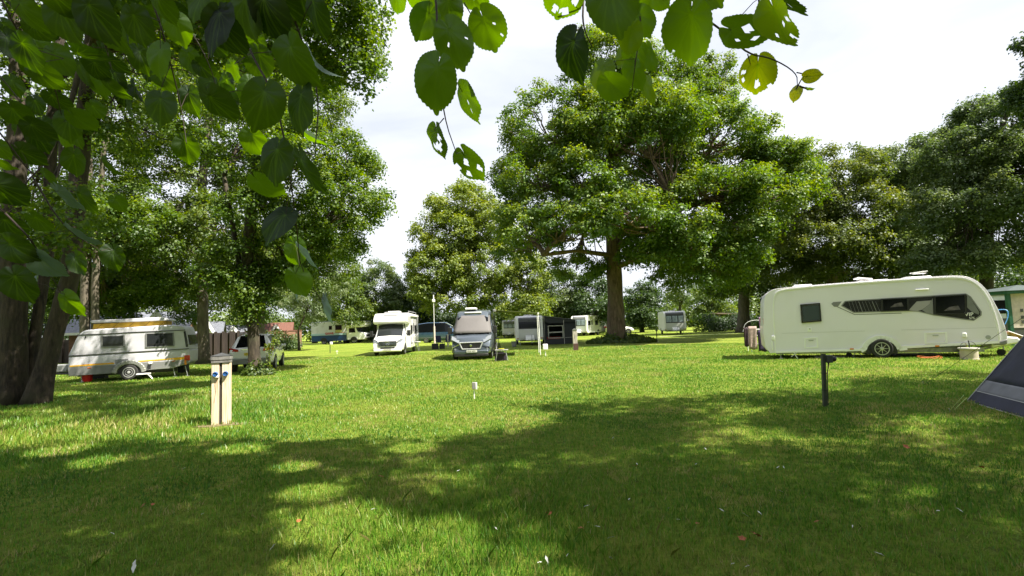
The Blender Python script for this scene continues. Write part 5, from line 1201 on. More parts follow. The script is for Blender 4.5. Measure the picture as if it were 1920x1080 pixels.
# small things round the middle of the site
def post(name, lab, px, py, h, w, mat, head=None, headmat=None, cat='hook-up post', tilt=0.0):
    p = G(px, py); t = thing(name, lab, cat, (p[0], p[1], 0)); t.rotation_euler = (0, tilt, 0)
    MB().box((0, 0, h / 2), (w, w, h)).build('post', mat, t, bevel=w * .12)
    if head:
        hw, hd, hh, hx, hz = head
        MB().box((hx, -.02, hz), (hw, hd, hh)).build('socket_box', headmat, t, bevel=min(hw, hh) * .12)
    return t
post('hook_up_post', 'short green post with a small white socket box near the elder bush', 619, 662, .85, .05, M('green_post', (.04, .07, .04), .6), (.2, .12, .22, .10, .78), GELW)
post('hook_up_post', 'low white socket box on a short stake in front of the silver-grey caravan', 1023, 668, .5, .05, GELW, (.26, .14, .3, 0, .48), GELW)
post('hook_up_post', 'thin black post left of the charcoal-sided caravan', 1232, 641, .95, .06, BLK, (.12, .1, .16, 0, .9), BLK)
t = thing('marker_peg', 'tiny white marker peg in the grass left of the white motorhome', 'peg', tuple(G(632, 664))); MB().box((0, 0, .12), (.03, .03, .24)).build('stake', GELW, t); MB().box((0, -.01, .22), (.14, .02, .10)).build('tag', GELW, t)
def mast():
    p = G(815, 647); t = thing('mast', 'tall thin white mast with a small box on top in front of the blue campervan', 'mast', (p[0], p[1], 0))
    MB().tube([(0, 0, 0), (0, 0, 1.9)], .09, 10).build('sleeve', M('pinkish_white', (.62, .52, .47), .6), t); MB().tube([(0, 0, 1.85), (0, 0, 4.6)], .03, 8).build('pole', GELW, t)
    MB().box((0, 0, 4.5), (.28, .2, .3)).build('lamp_box', GELW, t, bevel=.03); MB().tube([(0, 0, 4.6), (0, 0, 5.1)], .05, 6).build('aerial', GELW, t)
mast()
def chair(px, py, lab, rz, mat):
    p = G(px, py); t = thing('camping_chair', lab, 'camping chair', (p[0], p[1], 0), rz, 'dark camping chairs')
    MB().box((0, 0, .44), (.5, .46, .03)).build('seat', mat, t, bevel=.01); MB().box((0, .24, .74), (.5, .03, .58), Matrix.Rotation(R(-12), 3, 'X')).build('backrest', mat, t, bevel=.01)
    for s in (-1, 1):
        MB().tube([(s * .26, -.22, 0), (s * .26, .2, .62)], .014, 5).build('leg', STEEL, t); MB().tube([(s * .26, .26, 0), (s * .26, -.2, .62)], .014, 5).build('leg', STEEL, t)
        MB().box((s * .27, 0, .64), (.05, .5, .025)).build('armrest', BLK, t)
NAVY = M('navy_cloth', (.015, .018, .05), .8)
chair(824, 652, 'left of two dark blue camping chairs between the white motorhome and the grey campervan', .5, NAVY)
chair(838, 650, 'right dark blue camping chair, beside the front wing of the grey campervan', -.4, NAVY)
crate(816, 655, 'black crate at the foot of the tall white mast', (.5, .4, .45))
crate(829, 654, 'lower black box between the two camping chairs', (.4, .4, .4))
post('pale_stake', 'short pale timber stake just left of the grey campervan', 840, 650, 1.1, .12, M('pale_wood_far', (.55, .50, .42), .7), cat='stake')
p = G(1079, 657); t = thing('service_post', 'weathered pale timber service post at the right end of the awning', 'post', (p[0], p[1], 0))
MB().box((0, 0, .62), (.27, .2, 1.24)).build('post', M('weathered_timber', (.42, .38, .33), .8, noise=.35, nscale=12, stretch=(1, 1, .2)), t, bevel=.01)
MB().prism([(-.15, 1.24), (.15, 1.24), (.02, 1.34), (-.02, 1.34)], -.12, .12).build('cap', GREYM, t); MB().box((.03, -.04, .2), (.28, .2, .44)).build('foot', M('brown_foot', (.09, .045, .035), .8), t)
# ------------------------------------------------------------------ near posts
def wood_mat():
    m = bpy.data.materials.new('larch_timber'); m.use_nodes = True; t = m.node_tree; b = t.nodes['Principled BSDF']; b.inputs['Roughness'].default_value = .7
    co = t.nodes.new('ShaderNodeTexCoord'); mp_ = t.nodes.new('ShaderNodeMapping'); mp_.inputs['Scale'].default_value = (18, 18, .9)
    n = t.nodes.new('ShaderNodeTexNoise'); n.inputs['Scale'].default_value = 2.2; n.inputs['Detail'].default_value = 6; n.inputs['Distortion'].default_value = .4
    rp = t.nodes.new('ShaderNodeValToRGB'); e = rp.color_ramp.elements; e[0].position = .34; e[0].color = (.52, .37, .24, 1); e[1].position = .60; e[1].color = (.74, .64, .50, 1)
    t.links.new(co.outputs['Object'], mp_.inputs[0]); t.links.new(mp_.outputs[0], n.inputs['Vector']); t.links.new(n.outputs['Fac'], rp.inputs['Fac'])
    t.links.new(rp.outputs[0], b.inputs['Base Color'])
    bp = t.nodes.new('ShaderNodeBump'); bp.inputs['Strength'].default_value = .3; bp.inputs['Distance'].default_value = .004; t.links.new(n.outputs['Fac'], bp.inputs['Height']); t.links.new(bp.outputs[0], b.inputs['Normal'])
    return m
WOOD = wood_mat()
def bollard():
    p = G(415, 797); t = thing('service_bollard', 'tall timber service bollard with two blue sockets and grey capped top', 'bollard', (p[0], p[1], 0), R(20))
    H = 1.17; w = .29
    for s in (-1, 1): MB().box((s * .085, 0, H / 2), (.125, .20, H)).build('timber_post', WOOD, t, bevel=.006)
    MB().box((0, .0, H / 2 - .01), (.05, .17, H - .02)).build('centre_strip', M('dark_strip', (.045, .035, .03), .7), t)
    MB().box((0, 0, H + .045), (.325, .25, .07)).box((0, 0, H - .02), (.31, .235, .045)).build('head', M('grey_timber', (.17, .165, .16), .75, noise=.3, nscale=14), t, bevel=.006)
    MB().add([(-.17, -.13, H + .085), (.17, -.13, H + .085), (.17, .13, H + .085), (-.17, .13, H + .085), (0, 0, H + .14)], [(0, 1, 4), (1, 2, 4), (2, 3, 4), (3, 0, 4), (3, 2, 1, 0)]).build('cap', CHAR, t)
    SB = M('socket_blue', (.02, .09, .27), .4)
    for s in (-1, 1):
        sb = MB().lathe([(.044, 0), (.044, -.05), (.036, -.062), (.03, -.05)], (s * .082, -.10, .93), 'Y', 20).build('socket', SB, t, smooth=True)
        if s < 0: MB().box((-.055, -.125, .885), (.07, .05, .03)).build('socket_lid', GELW, sb, bevel=.005)
    MB().tube([(-.155, -.1, .93), (-.175, -.06, .6), (-.165, -.02, .2)], .006, 5).build('cable', BLK, t)
    MB().tube([(-.06, -.104, .86), (-.085, -.104, .74), (-.075, -.104, .6), (-.1, -.104, .42)], .0025, 4).build('seam', M('rust_stain', (.30, .12, .05), .8), t)
bollard()
d_o = MB(); 
soil = []
c = G(415, 799); 
for k in range(26): a = k / 26 * 2 * math.pi; r_ = 1 + .22 * math.sin(3 * a + 1) + .1 * math.sin(7 * a); soil.append((c[0] - .05 + .48 * r_ * math.cos(a), c[1] + .02 + .22 * r_ * math.sin(a), float(gz(c[0], c[1])) + .004))
o = MB().add(soil, [tuple(range(26))]).build('bare_soil', M('bare_soil', (.13, .105, .045), .95, noise=.4, nscale=20)); tag(o, kind='structure')

GP = M('green_grey_post', (.050, .060, .045), .5, noise=.25, nscale=6)
def hookup():
    p = G(1547, 765); t = thing('hook_up_post', 'dark green hook-up post with socket box, plug and black cable in the near lawn', 'hook-up post', (p[0], p[1], 0), R(4)); t.rotation_euler = (0, R(2.6), R(4))
    MB().box((0, 0, .46), (.06, .05, .92)).build('post', GP, t, bevel=.004); MB().box((0, 0, .925), (.07, .06, .012)).build('cap', BLK, t)
    sb = MB().box((.085, -.01, .845), (.10, .11, .13)).build('socket_box', M('dark_box', (.055, .065, .055), .45), t, bevel=.008)
    MB().lathe([(.042, 0), (.048, .02), (.048, .06), (.035, .075)], (.135, -.01, .845), 'X', 18).build('plug', BLK, sb, smooth=True)
    MB().tube([(.085, -.01, .78), (.085, -.01, .755)], [.02, .012], 8).build('gland', BLK, sb)
    MB().tube(smooth_poly3([(.085, -.01, .76), (.08, -.01, .70), (.045, -.03, .62), (.036, -.032, .5), (.035, -.032, .05)]), .009, 6).build('cable', BLK, t)
    for z in (.60, .31): MB().box((.006, -.004, z), (.085, .072, .012)).build('cable_tie', BLK, t)
hookup()
t = post('hook_up_post', 'small grey-fronted socket box on a thin white stake in the middle of the lawn', 889.5, 748, .36, .025, GELW, (.085, .07, .15, 0, .30), M('grey_box', (.26, .26, .26), .5))
MB().box((.055, -.02, .29), (.03, .06, .15)).build('side_cover', GELW, t, bevel=.004)

# ------------------------------------------------------------------ tent at the right edge
def tent():
    A = G(1813, 752.5); Bp = G(1920, 784); u = (Bp - A) / np.linalg.norm(Bp - A); nrm = np.array([-u[1], u[0], 0])
    if nrm[0] < 0: nrm = -nrm
    L_ = 4.2; B = A + u * L_; Dk = A + nrm * 2.6; E = B + nrm * 2.6
    T1 = A + u * .5 + nrm * 1.25 + np.array([0, 0, 1.9]); T2 = A + u * 3.4 + nrm * 1.3 + np.array([0, 0, 1.9])
    t = thing('tent', 'navy blue tent with grey bands, its pointed corner pegged down at the right edge', 'tent', tuple(A)); lo = lambda p: p - A
    def panel(P0, P1, Q0, Q1, t0, t1, name, mat, nu=14, nv=6, sag=.035, out=None):
        mb = MB(); P0, P1, Q0, Q1 = map(lo, (P0, P1, Q0, Q1))
        for j in range(nv + 1):
            v = t0 + (t1 - t0) * j / nv
            for i in range(nu + 1):
                k = i / nu; p = (P0 * (1 - k) + P1 * k) * (1 - v) + (Q0 * (1 - k) + Q1 * k) * v
                s = sag * math.sin(math.pi * k) * math.sin(math.pi * v) + .008 * math.sin(k * 23 + v * 5)
                if out is not None: p = p - out * s
                mb.v.append(tuple(p))
        for j in range(nv):
            for i in range(nu): a = j * (nu + 1) + i; mb.f.append((a, a + 1, a + nu + 2, a + nu + 1))
        return mb.build(name, mat, t, smooth='all', thick=.004)
    # front
    out = nrm * -1
    panel(A, B, T1, T2, 0, .10, 'skirt_band', NAVYT, out=out); panel(A, B, T1, T2, .10, .20, 'grey_band', GREYT, out=out); panel(A, B, T1, T2, .20, 1, 'front_wall', NAVYT, out=out, nv=16)
    panel(Dk, A, T1, T1, 0, 1, 'end_wall', NAVYT, out=u * 1.0, nv=10); panel(B, E, T2, T2, 0, 1, 'end_wall', NAVYT, out=-u, nv=8); panel(E, Dk, T2, T1, 0, 1, 'back_wall', NAVYT, out=nrm, nv=8)
    pg = lo(A); T1l = lo(T1)
    MB().tube([pg + np.array([0, 0, .012]), T1l], .007, 5).tube([pg + np.array([0, 0, .01]), lo(B)], .006, 5).build('piping', M('pale_piping', (.5, .5, .52), .6), t)
    q1 = lo(A * .9 + T1 * .1); MB().tube([q1, q1 + u * 0 + (lo(B * .9 + T2 * .1) - q1)], .006, 5).build('piping', M('pale_piping', (.5, .5, .52), .6), t)
    pk = G(1782, 775) ; gl = M('lime_guy_rope', (.35, .50, .10), .6)
    MB().tube([lo(A) + np.array([0, 0, .06]), lo(pk) + np.array([0, 0, .0])], .006, 5).tube([lo(A) + np.array([0.05, .1, .1]), lo(G(1773, 778))], .003, 4).build('guy_rope', gl, t)
    pk2 = G(1732, 722); MB().tube([T1l, lo(pk2)], .005, 4).build('guy_rope', CHAR, t)
    for P_ in (pk, pk2): MB().tube([lo(P_) + np.array([-.03, -.02, .08]), lo(P_) + np.array([.01, 0, -.05])], .006, 5).build('peg', STEEL, t)
tent()

# ------------------------------------------------------------------ drying rack behind the big caravan
def rack():
    c = (X(1421, 24.5), 24.5); t = thing('drying_rack', 'folding wire drying rack with washing beside the back of the large caravan', 'drying rack', (c[0], c[1], 0), R(-10)); f = MB()
    for y in (-.3, .3):
        for z in (.35, .75, 1.05): f.tube([(-.45, y, z), (.5, y, z)], .01, 4)
        f.tube([(-.35, y, 0), (-.35, y, 1.15)], .014, 5); f.tube([(.4, y, 0), (.4, y, 1.15)], .014, 5)
    f.tube(smooth_poly3([(-.6, 0, .95), (-.5, 0, 1.35), (-.1, 0, 1.5), (.3, 0, 1.45)]), .01, 5); f.build('frame', GELW, t)
    def cloth(lab, x0, x1, z0, z1, y, mat):
        mb = MB(); n = 8
        for j in range(n + 1):
            for i in range(n + 1): k = i / n; v = j / n; mb.v.append((x0 + (x1 - x0) * k, y + .03 * math.sin(k * 12 + v * 3) * v, z1 + (z0 - z1) * v + .03 * math.sin(k * 9) * v))
        for j in range(n):
            for i in range(n): a = j * (n + 1) + i; mb.f.append((a, a + 1, a + n + 2, a + n + 1))
        o = mb.build('laundry', mat, smooth='all', thick=.008); o.location = t.location; o.rotation_euler = t.rotation_euler; tag(o, lab, 'laundry', 'washing on the drying rack')
    cloth('brown dark coat at the left end of the drying rack', -.62, -.42, .25, 1.15, -.2, M('dark_brown_cloth', (.04, .022, .03), .9, noise=.4))
    cloth('pinkish beige towel hanging from the drying rack', -.45, -.08, .12, 1.2, -.33, M('beige_cloth', (.34, .25, .23), .9, noise=.3, nscale=9))
    cloth('dark purple trousers hanging low on the drying rack', -.05, .48, .02, 1.0, -.34, M('dark_purple_cloth', (.035, .022, .06), .9, noise=.4))
    cloth('pale mauve top hanging highest on the drying rack beside the caravan', .12, .42, .95, 1.62, -.1, M('mauve_cloth', (.26, .15, .28), .9, noise=.3))
rack()

# ------------------------------------------------------------------ things beyond the nose of the big caravan
def far_right():
    d = 27.0; t = thing('parked_camper', 'white and black camper seen between the large caravan nose and the green-framed hut', 'camper', (X(1862, d), d, 0), R(-8))
    MB().prism([(0, .5), (0, 2.35), (.2, 2.55), (4.4, 2.6), (4.6, 2.4), (4.6, .5)], 0, 2.1).build('body', M('camper_grey_white', (.50, .52, .55), .35), t, bevel=.06)
    MB().b2(.12, 3.2, -.012, 0, 1.35, 2.05).build('window', GLASS, t); MB().b2(.05, 4.5, -.02, 0, 2.28, 2.36).build('awning_case', GREYL, t); MB().b2(.05, 4.5, -.01, 0, .5, 1.1).build('lower_side', CHAR, t)
    for x in (.9, 3.7): wheel(t, (x, .1, .34), .34, .2, -1)
    d = 22.5; t = thing('catering_hut', 'small pale hut with dark green posts and roof edge at the right edge', 'hut', (X(1899, d), d, 0), R(-6)); GR = M('hut_green', (.012, .085, .045), .45, noise=.15)
    for x, y in ((0, 0), (2.6, 0), (0, 2.2), (2.6, 2.2)): MB().box((x, y, 1.12), (.14, .14, 2.24)).build('corner_post', GR, t)
    MB().prism([(-.18, 2.24), (2.8, 2.24), (2.8, 2.38), (-.18, 2.38)], -.2, 2.4).build('eaves_board', GR, t)
    MB().add([(-.25, -.28, 2.38), (2.87, -.28, 2.38), (2.87, 2.48, 2.38), (-.25, 2.48, 2.38), (1.3, 1.1, 2.66)], [(0, 1, 4), (1, 2, 4), (2, 3, 4), (3, 0, 4), (3, 2, 1, 0)]).build('roof', M('hut_roof', (.045, .065, .065), .7), t)
    MB().b2(.07, 2.53, .0, .05, .75, 2.24).build('front_panel', M('hut_cream', (.55, .47, .42), .7, noise=.12), t); MB().b2(.07, 2.53, .02, .05, .0, .75).build('front_base', CHAR, t)
    pc = MB(); 
    for z in (1.5, 1.2, 1.0): pc.box((.5, -.012, z), (.10, .02, .14))
    pc.lathe([(.14, 0), (.14, -.02)], (.82, .0, 1.62), 'Y', 16); pc.build('fitting', CHAR, t)
    d = 19.0; t = thing('garden_chair', 'folding lounger covered with red and white cloth in front of the green-framed hut', 'chair', (X(1897, d), d, 0), R(-15)); ST = M('red_white_cloth', (.62, .30, .30), .8, noise=.6, nscale=6, stretch=(1, 1, 4))
    MB().add([(0, 0, .75), (0, .6, .75), (.75, .6, .42), (.75, 0, .42), (1.9, .6, .48), (1.9, 0, .48)], [(0, 1, 2, 3), (3, 2, 4, 5)]).build('cloth', ST, t, thick=.03)
    MB().tube([(-.05, 0, .78), (.75, 0, .40), (1.95, 0, .46)], .016, 5).tube([(-.05, .6, .78), (.75, .6, .40), (1.95, .6, .46)], .016, 5).build('frame', GELW, t)
    for x in (.35, 1.3):
        for y in (0, .6): MB().tube([(x, y, .5), (x + .25, y, 0)], .014, 5).build('leg', GELW, t)
far_right()

# ------------------------------------------------------------------ houses and walls beyond the trees on the left
def brick(name='red_brick'):
    m = bpy.data.materials.new(name); m.use_nodes = True; t = m.node_tree; b = t.nodes['Principled BSDF']; b.inputs['Roughness'].default_value = .9
    co = t.nodes.new('ShaderNodeTexCoord'); mp_ = t.nodes.new('ShaderNodeMapping'); mp_.inputs['Rotation'].default_value = (R(90), 0, 0)
    br = t.nodes.new('ShaderNodeTexBrick'); br.inputs['Scale'].default_value = 4.2; br.inputs['Color1'].default_value = (.17, .065, .038, 1); br.inputs['Color2'].default_value = (.23, .105, .062, 1); br.inputs['Mortar'].default_value = (.20, .18, .15, 1); br.inputs['Mortar Size'].default_value = .022
    t.links.new(co.outputs['Object'], mp_.inputs[0]); t.links.new(mp_.outputs[0], br.inputs['Vector']); t.links.new(br.outputs['Color'], b.inputs['Base Color']); return m
BR = brick(); SLATE = M('slate_roof', (.13, .14, .17), .6, noise=.3, nscale=9, bump=.5, bscale=20); TILE = M('clay_tiles', (.13, .055, .038), .8, noise=.3, nscale=12, bump=.5, bscale=25)
def house(lab, px0, px1, d, wall_h, ridge, roofm, rz=0.0, depth=7.0, gable=None, chimney=False):
    x0, x1 = X(px0, d), X(px1, d); w = x1 - x0; t = thing('brick_house', lab, 'house', (x0, d, 0), rz)
    wl = MB().b2(0, w, 0, depth, 0, wall_h)
    for x in (0, w - .02): wl.add([(x, 0, wall_h), (x, depth, wall_h), (x, depth / 2, ridge), (x + .02, 0, wall_h), (x + .02, depth, wall_h), (x + .02, depth / 2, ridge)], [(0, 1, 2), (5, 4, 3), (0, 2, 5, 3), (1, 4, 5, 2)])
    wl.build('wall', BR, t)
    rf = MB().add([(-.3, -.35, wall_h - .12), (w + .3, -.35, wall_h - .12), (w + .3, depth / 2, ridge + .08), (-.3, depth / 2, ridge + .08), (-.3, depth + .35, wall_h - .12), (w + .3, depth + .35, wall_h - .12)], [(0, 1, 2, 3), (3, 2, 5, 4)]).build('roof', roofm, t, thick=.12)
    MB().b2(-.3, w + .3, -.42, -.36, wall_h - .22, wall_h - .05).build('gutter', GELW, t)
    if chimney: MB().b2(w * .7, w * .7 + .6, depth / 2 - .3, depth / 2 + .3, ridge - .4, ridge + .9).build('chimney', BR, rf)
    if gable:
        for gx0, gw, gh in gable:
            a, b, c = (gx0, wall_h - .1), (gx0 + gw, wall_h - .1), (gx0 + gw / 2, wall_h + gh)
            g_ = MB().prism([a, b, c], -.5, 2.6).build('gable', GELW if roofm is SLATE else BR, t)
            MB().add([(a[0] - .25, -.7, a[1] - .2), (c[0], -.7, c[1] + .12), (c[0], 2.8, c[1] + .12), (a[0] - .25, 2.8, a[1] - .2), (b[0] + .25, -.7, b[1] - .2), (b[0] + .25, 2.8, b[1] - .2)], [(0, 1, 2, 3), (1, 4, 5, 2)]).build('gable_roof', roofm, g_, thick=.08)
            rail(MB(), [(a[0] - .2, a[1] - .2), (c[0], c[1] + .08)], -.72, .26, .05).build('bargeboard', GELW, g_); rail(MB(), [(c[0], c[1] + .08), (b[0] + .2, b[1] - .2)], -.72, .26, .05).build('bargeboard', GELW, g_)
            w_ = MB().b2(gx0 + gw * .36, gx0 + gw * .64, -.54, -.5, wall_h, wall_h + gh * .45).build('window', GELW, t); MB().b2(gx0 + gw * .39, gx0 + gw * .61, -.56, -.54, wall_h + .06, wall_h + gh * .42).build('pane', GLASS2, w_)
    for k in range(3):
        xx = w * (.14 + .3 * k); w_ = MB().b2(xx, xx + 1.2, -.05, 0, 1.0, min(2.2, wall_h - .2)).build('window', GELW, t); MB().b2(xx + .08, xx + 1.12, -.07, -.05, 1.08, min(2.12, wall_h - .28)).build('pane', GLASS2, w_)
    return t
house('red brick house with grey slate roof and white gable behind the vintage caravan', 128, 314, 36, 2.3, 3.6, SLATE, R(25), gable=[(4.3, 1.8, 1.2)], depth=4.5)
house('low house with white-edged gable right of the grey trunk', 352, 404, 48, 1.9, 3.0, SLATE, R(25), gable=[(1.0, 1.2, 1.1)], depth=4)
house('small house with a white-edged grey roof left of the ivy-clad trunk', 424, 466, 54, 1.7, 2.7, SLATE, R(22), gable=[(.2, 1.1, .8)], depth=4)
house('small house with red tiled roof and dormer right of the ivy-clad trunk', 490, 540, 62, 1.7, 3.0, TILE, R(20), gable=[(1.0, 1.3, 1.0)], depth=4)
def wallrun(name, lab, cat, px0, px1, d0, d1, h, mat, cap=None, posts=0):
    a = np.array([X(px0, d0), d0]); b = np.array([X(px1, d1), d1]); L_ = np.linalg.norm(b - a); rz = math.atan2(b[1] - a[1], b[0] - a[0]); t = thing(name, lab, cat, (a[0], a[1], 0), rz)
    MB().b2(0, L_, 0, .12, 0, h).build('panel', mat, t)
    if cap: MB().b2(0, L_, -.06, .18, h, h + .1).build('coping', cap, t)
    for k in range(posts): MB().box((L_ * (k + .5) / posts, -.05, (h + .1) / 2), (.22, .2, h + .12)).build('post', mat, t)
FEN = M('dark_timber_fence', (.030, .021, .018), .85, noise=.4, nscale=3, stretch=(8, 8, .3))
wallrun('timber_fence', 'dark brown timber fence behind the shrubs between the vintage caravan and white car', 'fence', 352, 468, 42, 44, 1.95, FEN, posts=8)
wallrun('brick_wall', 'red brick garden wall with pillars left of the elder bush', 'wall', 488, 566, 58, 62, 2.0, BR, cap=TILE, posts=4)
wallrun('timber_fence', 'dark shaded fence along the left edge behind the lime trunks', 'fence', -40, 130, 40, 40, 1.8, FEN, posts=6)
p = G(541, 641); t = thing('gate_post', 'pale grey timber gatepost left of the elder bush', 'post', (p[0], p[1] , 0)); MB().box((0, 0, .95), (.42, .3, 1.9)).build('post', M('grey_wood', (.24, .21, .18), .8, noise=.3), t, bevel=.02); MB().box((0, 0, 1.93), (.5, .38, .07)).build('cap', M('grey_wood', (.24, .21, .18)), t)
def shed():
    d = 74; x0 = X(1345, d); t = thing('open_shed', 'low open shelter with a brownish roof behind the dark hedge at right', 'shed', (x0, d, 0)); MB().prism([(-.4, 2.5), (4.2, 2.2), (4.2, 2.05), (-.4, 2.35)], -1.2, 2.5).build('roof', M('brown_roof', (.20, .15, .12), .8), t)
    for x in (0, 3.8):
        for y in (-1, 2.3): MB().box((x, y, 1.15), (.14, .14, 2.3)).build('post', M('shed_wood', (.12, .08, .06), .8), t)
    MB().b2(0, 3.8, 2.3, 2.4, 0, 2.2).build('back_wall', FEN, t)
shed()
tk = MB(); pts = [G(1236 + i * 22, 632 - i * .9) for i in range(10)]
for i in range(9):
    a, b = pts[i], pts[i + 1]; tk.quad((a[0], a[1] - .35, .045), (b[0], b[1] - .35, .045), (b[0], b[1] + .35, .045), (a[0], a[1] + .35, .045))
tag(tk.build('track', M('worn_track', (.34, .33, .24), .95, noise=.3, nscale=2)), kind='structure')

# ------------------------------------------------------------------ leaf litter and feathers in the near lawn
def litter(name, cat, labf, spots, mat, size, group):
    base = None
    for i, (px, py, s) in enumerate(spots):
        p = G(px, py)
        if base is None:
            mb = MB(); n = 10; out = []
            for k in range(n): a = 2 * math.pi * k / n; r_ = (1, .55, .8, .5, .75, .45, .78, .5, .82, .5)[k] if 'leaf' in name else (1, .35, .2, .3, .5, 1.1, .5, .3, .2, .35)[k]; out.append((r_ * math.cos(a), r_ * math.sin(a) * .8, .18 * abs(math.sin(a * 2)) + .1 * math.cos(a)))
            mb.v = [(0, 0, .05)] + out; mb.f = [(0, k + 1, (k + 1) % n + 1) for k in range(n)]
            o = mb.build(name, mat, smooth='all'); base = o
        else: o = base.copy(); C.objects.link(o)
        o.location = (p[0], p[1], float(gz(p[0], p[1])) + .045); o.scale = (size * s * 1.35,) * 3; o.rotation_euler = (random.uniform(-.5, .5), random.uniform(-.5, .5), random.uniform(0, 6)); tag(o, labf(i), cat, group)
litter('fallen_leaf', 'leaf', lambda i: ('bright rust-red curled dead leaf, largest in the lower right lawn', 'small rust-red dead leaf just left of the largest one')[i] if i < 2 else 'small brown dead leaf lying in the near lawn', [(1420, 1014, 1.5), (1393, 1020, .9), (1028, 967, .9), (1032, 970, .7), (1308, 990, .7), (1190, 880, .8), (990, 805, .9), (1018, 803, 1.1), (1700, 845, 1.1), (1842, 884, .9), (715, 900, .9), (268, 958, .9), (286, 956, .7), (560, 990, .8), (1115, 842, .7), (1090, 998, .8), (640, 780, 1), (1660, 742, .9), (1532, 990, .7)], M('rust_leaf', (.30, .09, .03), .7, noise=.4), .033, 'brown dead leaves scattered in the near lawn')
sp = [(1100, 955, 1.1), (1104, 987, .9), (1120, 995, 1), (1145, 1017, 1.2), (1146, 1058, 1.4), (1026, 1063, 1.3), (1012, 1068, 1), (1065, 1052, .8), (1254, 960, 1), (1353, 965, .9), (1398, 975, 1.1), (1425, 972, 1), (1465, 932, .9), (1650, 1052, 1.1), (1470, 885, .8), (1760, 972, 1), (1800, 970, 1), (1272, 982, .7), (1375, 1068, .8), (1402, 1073, .8), (1195, 877, .8), (1306, 878, .8), (1150, 826, .8), (252, 1073, 2.2), (512, 1040, 1.3), (413, 930, 1.2), (860, 886, 1.0), (930, 1000, .8), (210, 1010, 1.0), (700, 965, .8), (1323, 848, 1.0), (1460, 885, .8), (1180, 942, .7), (1880, 876, .8), (1600, 1000, .7), (345, 888, .9), (380, 975, .9), (150, 985, .9)]
litter('feather', 'feather', lambda i: 'largest pale scrap lying at the bottom left of the lawn' if i == 23 else 'small pale feather lying in the near lawn', sp, M('pale_feather', (.60, .61, .58), .7), .020, 'pale feathers and petals scattered in the near lawn')

# ------------------------------------------------------------------ hanging lime twigs close to the camera
LIME = leaf_material('lime_leaf', (.008, .024, .003), (.072, .155, .007), (.30, .33, .018), trans=.70, gloss=.035, veins=True)
LIME_U = leaf_material('lime_leaf_underside', (.09, .14, .12), (.10, .16, .13), (.12, .18, .14), trans=.2, gloss=.10, veins=True)
TWIG = M('twig_bark', (.035, .022, .018), .7)
def rad(a):
    """outline of a lime leaf round its stalk: 0 is the tip"""
    a = abs(a); k = [0, 8, 20, 40, 60, 80, 100, 120, 140, 160, 174, 180]; r_ = [1.0, .885, .845, .80, .715, .62, .53, .455, .40, .36, .30, .08]
    return float(np.interp(math.degrees(a), k, r_))
NA, NR = 88, 8
def leaf_mesh(seed, curl, fold, holes):
    r = random.Random(seed); sk = r.uniform(-.10, .10); vs = [(0, 0, 0)]; vein = [1.0]; ph = [r.uniform(0, 6) for _ in range(4)]
    va = [0] + [s * q for q in (24, 46, 72, 104) for s in (-1, 1)]
    for j in range(1, NR + 1):
        f = j / NR
        for i in range(NA):
            a = -math.pi + 2 * math.pi * i / NA; R_a = rad(a) * (1 + sk * math.sin(a)) * (1 + (.018 if i % 2 else -.018) * (f > .9)); x = R_a * f * math.cos(a); y = R_a * f * math.sin(a)
            y *= .80; z = fold * abs(y) * 1.0 - curl * x * x - curl * .8 * y * y + .05 * math.sin(x * 6 + ph[0]) * math.sin(y * 7 + ph[1]) + .012 * math.sin(a * 9 + ph[2]) * f
            vs.append((x, y, z)); dg = math.degrees(a)
            dv = min(abs(dg - q) * (1 if q == 0 else 2.6) for q in va) * f * .5
            lat = abs(((x - abs(y) * .75) * 7.5) % 1 - .5) if abs(dg) < 40 else .5
            vein.append(max(0.0, 1 - dv / 1.6) * .5 + (.22 if lat < .07 and f > .1 else 0))
    fs = []
    for i in range(NA): fs.append((0, 1 + i, 1 + (i + 1) % NA))
    for j in range(1, NR):
        for i in range(NA): a, b = 1 + (j - 1) * NA + i, 1 + (j - 1) * NA + (i + 1) % NA; fs.append((a, a + NA, b + NA, b))
    hs_ = [(r.uniform(.1, .7), r.uniform(-.45, .45), r.uniform(.012, .026) if holes == 1 else r.uniform(.04, .11), r.uniform(.4, 1)) for _ in range(0 if holes == 0 else (3 if holes == 1 else 4))]
    def cut(fc):
        m = np.mean([vs[k] for k in fc], 0)
        return any((m[0] - hx) ** 2 * el + (m[1] - hy) ** 2 < hr ** 2 for hx, hy, hr, el in hs_)
    fs = [f for f in fs if not cut(f)]
    me = bpy.data.meshes.new('leaf'); me.from_pydata(vs, [], fs); me.materials.append(LIME)
    a = me.attributes.new('vein', 'FLOAT', 'POINT'); a.data.foreach_set('value', np.array(vein, dtype=np.float32))
    a = me.attributes.new('v', 'FLOAT', 'POINT'); a.data.foreach_set('value', np.full(len(vs), 0, dtype=np.float32))
    for p in me.polygons: p.use_smooth = True
    return me
